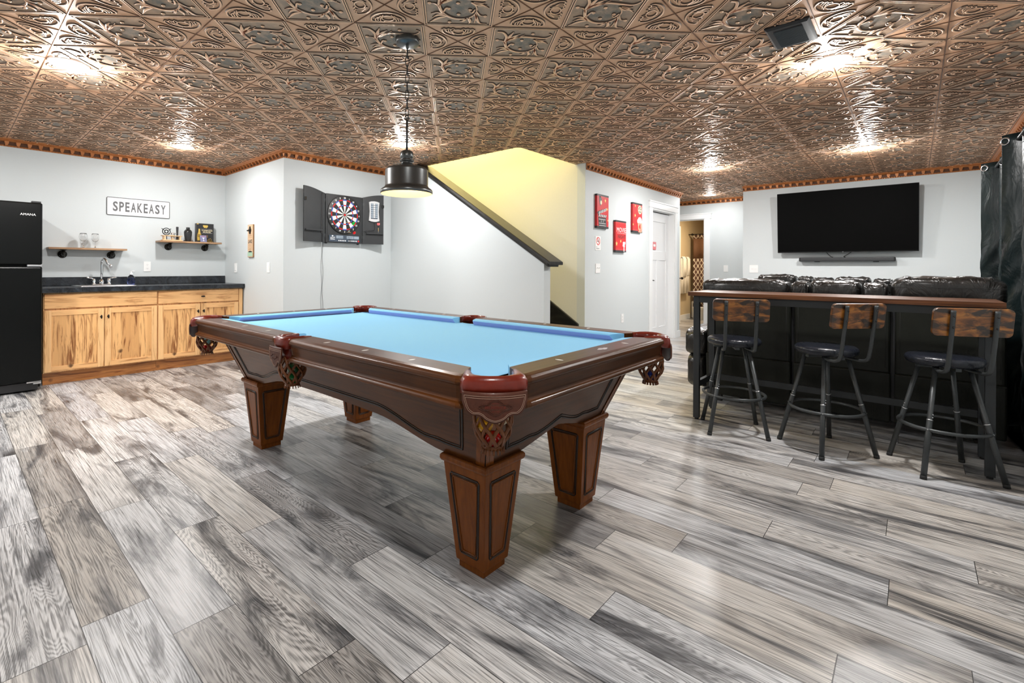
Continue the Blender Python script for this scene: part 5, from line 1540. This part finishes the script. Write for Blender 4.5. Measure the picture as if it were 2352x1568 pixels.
# ================================================================== black ceiling vent
vt = root('ceiling_vent', 'black metal box vent on the ceiling beside the largest light', 'vent', (3.05, .495, ZC-.03))
mb = MB(); vx0, vx1, vy0, vy1 = 2.905, 3.20, .395, .595; zz = ZC-.010
mb.loft([[(vx0,vy0,ZC-.001),(vx1,vy0,ZC-.001),(vx1,vy1,ZC-.001),(vx0,vy1,ZC-.001)],[(vx0,vy0,zz),(vx1,vy0,zz),(vx1,vy1,zz),(vx0,vy1,zz)],[(vx0+.012,vy0+.012,zz-.010),(vx1-.012,vy0+.012,zz-.010),(vx1-.012,vy1-.012,zz-.010),(vx0+.012,vy1-.012,zz-.010)]], 0, smooth=False)
obj('frame', mb, M['black_plastic'], vt)
for half in (0, 1):
    mb = MB(); a0 = vx0+.045+half*.108; 
    for i in range(8):
        x = a0+.092*i/7
        mb.hexa([(x,vy0+.035,zz-.009),(x+.005,vy0+.035,zz-.016),(x+.005,vy1-.035,zz-.016),(x,vy1-.035,zz-.009),(x+.0015,vy0+.035,zz-.009),(x+.0065,vy0+.035,zz-.016),(x+.0065,vy1-.035,zz-.016),(x+.0015,vy1-.035,zz-.009)])
    obj('louvre_bank', mb, M['gun'], vt)

# ================================================================== bar table
bt = root('bar_table', 'long narrow bar table with brown wood top behind the black sofa', 'table', (4.06, .463, 0))
bx0, bx1, by0, by1 = 3.84, 4.30, -.366, 1.290
mb = MB(); mb.box(bx0, bx1, by0, by1, .943, .973); obj('tabletop', mb, M['bartop'], bt, bevel=.0015)
q = .042
for x in (3.865, 4.245):
    for y in (by0+.035, by1-.075):
        mb = MB(); mb.box(x, x+q*.8, y, y+q, .012, .943); lg = obj('leg', mb, M['bar_metal'], bt, bevel=.002)
        mb = MB(); mb.cyl((x+q*.4,y+q/2,0),(x+q*.4,y+q/2,.012), .014, n=14); obj('foot', mb, M['rubber'], lg)
mb = MB(); mb.box(3.867, 3.892, by0+.077, by1-.075, .893, .943); obj('front_rail', mb, M['bar_metal'], bt, bevel=.0015)
mb = MB(); mb.box(4.250, 4.275, by0+.077, by1-.075, .893, .943); obj('back_rail', mb, M['bar_metal'], bt, bevel=.0015)
mb = MB(); mb.box(4.250, 4.275, by0+.077, by1-.075, .245, .290); obj('stretcher', mb, M['bar_metal'], bt, bevel=.0015)
for y in (by0+.042, by1-.068):
    mb = MB(); mb.box(3.899, 4.245, y, y+.028, .245, .290); obj('stretcher', mb, M['bar_metal'], bt, bevel=.0015)
    mb = MB(); mb.box(3.899, 4.245, y, y+.028, .893, .943); obj('end_rail', mb, M['bar_metal'], bt, bevel=.0015)

# ================================================================== bar stools (local: +x = towards the back rest)
def stool(loc, ang, label):
    r_ = root('bar_stool', label, 'bar stool', loc, ang, 'bar stools at the bar table')
    ORG[r_.name] = Vector((0,0,0))
    mb = MB(); mb.lathe([(0,.610),(.150,.610),(.163,.616),(.170,.628),(.172,.640),(.168,.652),(.157,.661),(.135,.665),(0,.667)], (0,0,0), 48); obj('seat', mb, M['seat_pad'], r_)
    mb = MB(); mb.box(-.13, .13, -.013, .013, .590, .611); mb.box(-.013, .013, -.13, .13, .590, .611); obj('seat_frame', mb, M['gun'], r_)
    for a in (45, 135, 225, 315):
        c, s = math.cos(math.radians(a)), math.sin(math.radians(a)); P = lambda r, z: (c*r, s*r, z)
        mb = MB(); mb.tube([P(.108,.612), P(.178,.315), P(.179,.312), P(.250,.018)], [.0125,.0125,.0140,.0140], 14); lg = obj('leg', mb, M['gun'], r_)
        mb = MB(); mb.tube([P(.1775,.317), P(.1790,.312)], .0150, 14); obj('joint_ring', mb, M['steel'], lg)
        mb = MB(); mb.tube([P(.251,.020), P(.254,.0)], .0150, 14); obj('foot_cap', mb, M['rubber'], lg)
        mb = MB(); mb.cyl(P(.185,.285), P(.205,.262), .004, n=8); obj('clip', mb, M['steel'], lg); mb = MB()
        for zz in (.33, .345):
            mb = MB(); mb.sphere((c*(.178-.23*(zz-.33)) - s*.0125, s*(.178-.23*(zz-.33)) + c*.0125, zz), .0035, 8)
            obj('bolt', mb, M['steel'], lg)
    mb = MB(); mb.tube([(.196*math.cos(2*PI*i/56), .196*math.sin(2*PI*i/56), .262) for i in range(56)], .0100, 10, closed=True); obj('foot_ring', mb, M['gun'], r_)
    for s in (-.092, .092):
        pth = cat([(.06,s*.7,.598), (.12,s*.95,.592), (.165,s,.592), (.202,s,.606), (.217,s,.64), (.232,s,.72), (.252,s,.86), (.262,s,.935)], 4)
        mb = MB(); mb.tube(pth, .0115, 12, flat=.85); t = obj('back_tube', mb, M['gun'], r_)
        mb = MB()
        for k, z in enumerate((.905, .845)):
            x = .262-(.935-z)*.135; mb.sphere((x+.011, s, z), .006, 10, sc=(.6,1,1))
        obj('screw', mb, M['black_gloss'], t)
    up = Vector((.262-.232, 0, .935-.72)).normalized(); O = Vector((.238, 0, .797)); fr = Fr(O-Vector((.006,0,0)), (0,1,0), up)
    mb = MB(); fr.prism(mb, rrect(-.170, .170, 0, .150, .024, 4), -.017, .0); obj('backrest', mb, M['rustic'], r_, bevel=.0015)
    return r_
stool((3.800, .957, 0), math.radians(204), 'bar stool nearest the white door, leftmost of the three at the bar table')
stool((3.812, .421, 0), math.radians(227), 'middle bar stool, turned so its wood backrest points to the right')
stool((3.857, -.125, 0), math.radians(205), 'bar stool nearest the black curtains, rightmost of the three')

# ================================================================== sofas
def pillow(mb, x0, x1, y0, y1, z0, z1, r, seed=0, sag=.0, n=(8, 14, 7)):
    """a soft leather block: superellipsoid-like box with gentle lumps"""
    rr = random.Random(seed); ph = [rr.random()*6 for _ in range(6)]
    cx, cy, cz = (x0+x1)/2, (y0+y1)/2, (z0+z1)/2; hx, hy, hz = (x1-x0)/2, (y1-y0)/2, (z1-z0)/2
    NU, NV = 40, 18; rings = []
    def se(c, p): return math.copysign(abs(c)**p, c)
    for i in range(NV+1):
        v = -PI/2+PI*i/NV; ring = []
        for k in range(NU):
            u = 2*PI*k/NU
            px, py, pz = se(math.cos(v), .38)*se(math.cos(u), .30), se(math.cos(v), .38)*se(math.sin(u), .30), se(math.sin(v), .42)
            w = .006*math.sin(px*3+py*7+ph[0])+.004*math.sin(py*17+pz*5+ph[1])+.003*math.sin(py*31+px*9+ph[2])
            ring.append((cx+hx*px+w*px, cy+hy*py, cz+hz*pz+(w if pz > 0 else 0)-sag*(1-py*py)*max(0, pz)))
        rings.append(ring)
    mb.loft(rings, 0)
def sofa(u, segs, mods, ztop, label, arm=None, end=None, deep=.95, plain_back=False):
    """u: plane of the back; segs: head cushions (v0,v1,top); mods: back panels (v0,v1)"""
    v1, v0 = max(m[1] for m in mods), min(m[0] for m in mods)
    s = root('sofa', label, 'sofa', (u+.45, (v0+v1)/2, 0))
    for i, (a, b) in enumerate(mods):
        mb = MB(); mb.box(u, u+.17, a+.008, b-.008, .41, .93); bp = obj('back_panel', mb, M['leather_back'], s, bevel=.022, seg=3)
        mb = MB(); 
        for yy in (a+.035, b-.035): mb.tube([(u-.0006, yy, z) for z in (.46, .7, .90)], .0014, 5)
        obj('stitching', mb, M['thread'], bp)
        mb = MB(); mb.hexa([(u+.012,a+.006,.075),(u+.10,a+.006,.075),(u+.10,b-.006,.075),(u+.012,b-.006,.075),(u-.016,a+.006,.425),(u+.10,a+.006,.425),(u+.10,b-.006,.425),(u-.016,b-.006,.425)])
        lp = obj('lower_panel', mb, M['leather_back'], s, bevel=.012, seg=3)
        mb = MB(); mb.tube([(u-.0155, a+.03, .415), (u-.0160, (a+b)/2, .413), (u-.0155, b-.03, .415)], .0016, 5)
        obj('stitching', mb, M['thread'], lp)
    for i, (a, b, t) in enumerate(segs):
        mb = MB(); pillow(mb, u-.035, u+.27, a+.003, b-.003, .905, t, .05, seed=i*7+int(u*10)); c = obj('head_cushion', mb, M['leather'], s)
        mb = MB(); zs = .905+(t-.905)*.66
        mb.tube([(u-.0372+.004*abs(q)**6, (a+b)/2+q*((b-a)/2-.012), zs-.004*abs(q)**4) for q in [-1+i_/12 for i_ in range(25)]], .0016, 5); obj('stitching', mb, M['thread'], c)
    mb = MB(); mb.box(u+.07, u+.10, v0+.02, v1-.02, .08, .88); obj('dark_gap_filler', mb, M['black_plastic'], s)  # added dark sheet, blocks the bright view through gaps between the back panels
    mb = MB(); mb.box(u+.10, u+deep-.05, v0+.02, v1-.02, .07, .30)
    obj('base', mb, M['leather_back'], s, bevel=.01)
    legs = [(x, y) for x in (u+.12, u+deep-.12) for y in (v0+.08, v1-.08)]
    for x, y in legs:
        mb = MB(); mb.box(x-.022, x+.022, y-.022, y+.022, 0, .075); obj('foot', mb, M['black_plastic'], s)
    for i, (a, b) in enumerate(mods):
        mb = MB(); pillow(mb, u+.24, u+deep, a+.004, b-.004, .29, .49, .05, seed=40+i); obj('seat_cushion', mb, M['leather'], s)
        mb = MB(); pillow(mb, u+.15, u+.36, a+.01, b-.01, .45, .93, .05, seed=60+i); obj('back_cushion', mb, M['leather'], s)
    if arm:
        for a, b in arm:
            mb = MB(); pillow(mb, u+.05, u+deep-.02, a, b, .08, .40, .04, seed=80); pillow(mb, u+.03, u+deep, a-.012 if a > v0 else a, b+.012 if b > v1 else b, .37, .615, .05, seed=81)
            obj('arm', mb, M['leather'], s)
    return s
sofa(4.45, [(.728,1.378,1.062),(.598,.722,1.048),(.286,.594,1.062),(.138,.280,1.050),(-.436,.128,1.100)], [(.712,1.345),(.118,.704),(-.436,.110)], 1.06,
     'black leather recliner sofa backing onto the bar table', arm=[(1.352, 1.535)])
sofa(6.30, [(.970,1.345,1.085),(.828,.955,1.066),(.640,.820,1.055),(.325,.632,1.068),(.155,.318,1.052),(-.030,.148,1.058),(-.400,-.036,1.078)], [(.70,1.345),(.12,.69),(-.42,.11)], 1.07,
     'second black leather sofa, farther back toward the television')

# ================================================================== curtains on a rod near the right wall
def curtain(path, zt, label):
    us = [p[0] for p in path]
    r_ = root('curtain', label, 'curtain', ((min(us)+max(us))/2, -.53, .02), group='black vinyl curtains')
    P = [(p.x, p.y) for p in cat([(a, b, 0) for a, b in path], 7)]; n = len(P)-1
    mb = MB(); rings = []
    Z = [zt-(zt-.02)*j/40 for j in range(41)]
    for j, z in enumerate(Z):
        ring = []
        for i, (u, v) in enumerate(P):
            k = .010*math.sin(j*.62+i*.23)*math.sin(i*.21+.4)*(min(1, max(0, (j-7)/6)))+.005*math.sin(j*1.7+i*.6)*(min(1, max(0, (j-10)/6)))
            d = Vector((P[min(i+1, n)][0]-P[max(i-1, 0)][0], P[min(i+1, n)][1]-P[max(i-1, 0)][1], 0)).normalized()
            ring.append((u-d.y*k, v+d.x*k, z))
        back = [(p[0]-.002, p[1]-.002, p[2]) for p in ring[::-1]]
        rings.append(ring+back)
    mb.loft(rings, 0, smooth=True); obj('panel', mb, M['curtain'], r_)
    mb = MB(); mb.tube([(u, v+.001, zt-.10) for u, v in P], .0015, 4); obj('hem_stitching', mb, M['thread'], r_)
    for i in range(3, n-2, 7*2):
        u, v = P[i]; d = Vector((P[i+1][0]-P[i-1][0], P[i+1][1]-P[i-1][1], 0)).normalized(); c = Vector((u, v, zt-.045))
        mb = MB(); mb.tube([c+d*.024*math.cos(a)+Vector((0,0,.024*math.sin(a))) for a in [2*PI*k/24 for k in range(24)]], .0055, 8, closed=True)
        obj('grommet', mb, M['nickel'], r_)
    return r_
curtain([(5.070,-.456),(5.035,-.502),(5.000,-.575),(4.93,-.590),(4.86,-.530),(4.78,-.575),(4.70,-.590),(4.62,-.530),(4.54,-.575),(4.46,-.590),(4.38,-.530),(4.28,-.575),(4.18,-.590),(4.10,-.545)], 2.108, 'near black vinyl curtain at the right edge, in front of the other curtain')
curtain([(6.300,-.440),(6.255,-.500),(6.215,-.575),(6.12,-.590),(6.03,-.530),(5.95,-.575),(5.86,-.590),(5.77,-.530),(5.66,-.575)], 2.108, 'far black vinyl curtain, closer to the television wall')
cr_ = root('curtain_rod', 'black round curtain rod with brackets carrying the black curtains', 'curtain rod', (5.3, -.532, 2.05))
mb = MB(); mb.cyl((3.9,-.532,2.063), (6.55,-.532,2.063), .013, n=14); obj('rod', mb, M['bar_metal'], cr_)
for x in (3.95, 5.30, 6.5):
    mb = MB(); mb.tube([(x,-.532,2.063),(x,-.64,2.063),(x,-.699,2.05)], .009, 8); mb.cyl((x,-.699,2.05),(x,-.688,2.05), .03, n=16); obj('bracket', mb, M['bar_metal'], cr_)

# ================================================================== bathroom seen through the far doorway
cu = root('shower_curtain', 'brown shower curtain with cream lattice pattern in the bathroom', 'shower curtain', (11.65, 3.3, .1))
def sc_path(k, y0, y1, n=60): return [(11.62+.028*math.sin(26*t+k), y1-(y1-y0)*t) for t in [i/n for i in range(n+1)]]
P_ = sc_path(0, 2.45, 3.79)
def sheet(z0, z1, off=0):
    mb = MB(); rings = []
    for z in (z0, (z0+z1)/2, z1):
        f = [(x-off, y, z) for x, y in P_]; rings.append(f+[(p[0]+.003, p[1], p[2]) for p in f[::-1]])
    mb.loft(rings, 0); return mb
t = NT('lattice_cloth'); v = t.obj(); x, y, z = t.sep(v)
ky, kz = 11.5, 7.2
a = t.math('ABSOLUTE', t.math('SUBTRACT', t.math('FRACT', t.math('MULTIPLY', y, ky)), .5)); b = t.math('ABSOLUTE', t.math('SUBTRACT', t.math('FRACT', t.math('MULTIPLY', z, kz)), .5))
wav = t.math('MULTIPLY', t.math('SINE', t.math('MULTIPLY', z, kz*2*PI)), .0)
s1 = t.math('ADD', a, b); s1 = t.math('ABSOLUTE', t.math('SUBTRACT', s1, .5)); s1 = t.math('ADD', s1, t.math('MULTIPLY', t.math('SINE', t.math('MULTIPLY', b, 12.5)), .035))
M['lattice'] = t.out(t.mix(t.ramp(s1, [(.07, 1.), (.10, 0.)]), (.10,.045,.028), (.75,.66,.52)), .8)
obj('lattice_cloth', sheet(.12, 1.38), M['lattice'], cu)
M['brown_cloth'] = plain('brown_cloth', (.16,.075,.035), .75, nz=.15)
obj('plain_cloth', sheet(1.38, 1.84), M['brown_cloth'], cu)
obj('top_band', sheet(1.84, 1.945), M['lattice'], cu)
sr = root('shower_rod', 'dark shower rod with a round finial in the bathroom', 'shower rod', (11.62, 3.0, 1.95))
mb = MB(); mb.cyl((11.585,2.21,1.935),(11.585,3.879,1.935), .011, n=12); mb.sphere((11.585,3.80,1.935), .026, 14); obj('rod', mb, M['knob'], sr)
tb = root('towel_rail', 'dark towel rail on the tan bathroom wall', 'towel rail', (11.1, 3.83, 1.385))
mb = MB(); mb.cyl((10.80,3.80,1.385),(11.42,3.80,1.385), .008, n=10)
for x in (10.81, 11.41): mb.cyl((x,3.80,1.385),(x,3.879,1.385), .010, n=10)
obj('rail', mb, M['knob'], tb)
def towel(x0, x1, zb, off, label, col='towel'):
    mb = MB(); n = 16; rings = []
    for i in range(n+1):
        x = x0+(x1-x0)*i/n; w = .006*math.sin(i*1.3)
        f = 3.80-.012-off+w; k = 3.80+.012+off
        rings.append([(x, f, zb+.008*math.sin(i)), (x, f-.004, (zb+1.365)/2), (x, f, 1.365), (x, 3.80, 1.398+off), (x, k, 1.365), (x, k, zb+.06), (x, k-.008, zb+.06), (x, k-.008, 1.365), (x, 3.80, 1.394+off*.6), (x, f+.010, 1.365), (x, f+.010, zb)])
    mb.loft(rings, 0); thing('towel', mb, M[col], label, 'towel', group='towels on the bathroom rail')
towel(10.84, 11.38, .60, .0, 'long white bath towel hanging under the two smaller ones')
towel(10.92, 11.12, .97, .022, 'short white hand towel on the left, over the long bath towel')
towel(11.20, 11.36, 1.00, .022, 'narrow white towel on the right, over the long bath towel')
mb = MB(); mb.box(11.68, 12.5, 2.22, 3.85, 0, .40); thing('bathtub', mb, M['tub'], 'white bathtub behind the brown shower curtain', 'bathtub', bevel=.03)
mb = MB(); mb.lathe([(0,.0),(.10,0),(.125,.28),(.128,.285),(.118,.285),(.095,.02),(0,.02)], (11.40,3.60,0), 28)
thing('waste_bin', mb, M['tub'], 'small white waste bin on the bathroom floor', 'waste bin')
mb = MB(); mb.lathe([(0,.0),(.11,0),(.13,.16),(.13,.27),(.12,.275),(.10,.05),(0,.05)], (11.42,3.30,0), 24)
thing('basket', mb, M['olive_mat'], 'dark olive basket right of the waste bin in the bathroom', 'basket')
# ------------------------------------------------------------------ lights & view
def area(loc, power, size=.13, col=(1,.99,.975), name='downlight_or_fill'):
    l = bpy.data.lights.new(name, 'AREA'); l.shape = 'DISK'; l.size = size; l.energy = power; l.color = col
    o = bpy.data.objects.new(name, l); COL.objects.link(o); o.location = loc; return o
PW = [34, 13, 26, 32, 23, 6, 18]
LP = [(.52,3.93),(1.69,5.73),(3.62,.38),(6.44,.38),(6.5,1.91),(8.80,2.60),(3.17,3.90)]
NM = ['round recessed light over the kitchen floor, nearest the left edge of the picture', 'round recessed light above the worktop and wood cabinets',
 'largest recessed light, beside the black ceiling vent', 'round recessed light above the television and sofas', 'round recessed light in front of the white panelled door',
 'small recessed light in the hall before the bathroom doorway', 'recessed light seen just behind the pendant lamp rod']
for (x, y), nm, pw in zip(LP, NM, PW):
    r_ = root('recessed_light', nm, 'ceiling light', (x, y, ZC-.008), group='recessed ceiling lights')
    mb = MB(); mb.lathe([(.078,-.004),(.098,-.006),(.104,0),(.104,.012),(.078,.012),(.078,-.004)], (x,y,ZC-.008), 32); obj('trim_ring', mb, M['white'], r_)
    mb = MB(); mb.lathe([(0,.002),(.078,.002),(.078,.006),(0,.006)], (x,y,ZC-.008), 32); obj('lens', mb, M['led'], r_)
    area((x, y, ZC-.014), pw*.80)
    pl2 = bpy.data.lights.new('ceiling_fill', 'POINT'); pl2.energy = pw*.60; pl2.shadow_soft_size = .05; pl2.color = (1,.985,.96)  # extra point lamp added below each lens to brighten the ceiling
    po = bpy.data.objects.new('ceiling_fill', pl2); COL.objects.link(po); po.location = (x, y, ZC-.085)
for p, w_ in (((.55,.35), 17), ((-.35,5.2), 24)): area((*p, ZC-.022), w_)  # two unseen fill lamps, added to brighten the room from outside the frame
SC.view_settings.view_transform = 'Standard'; SC.view_settings.look = 'None'; SC.view_settings.gamma = 1; SC.view_settings.exposure = 0.58
SC.view_settings.use_curve_mapping = False
area((10.7, 2.9, ZC-.03), 24, .2, (1,.84,.62), 'bath_light')
area((4.63, 5.0, 4.8), 105, .3, (1,.80,.36), 'upstairs_light')
w = bpy.data.worlds.new('world'); SC.world = w; w.use_nodes = True
w.node_tree.nodes['Background'].inputs[0].default_value = (.5,.5,.5,1); w.node_tree.nodes['Background'].inputs[1].default_value = .05
SC.cycles.max_bounces = 8; SC.cycles.diffuse_bounces = 5; SC.cycles.glossy_bounces = 4; SC.cycles.sample_clamp_indirect = 8
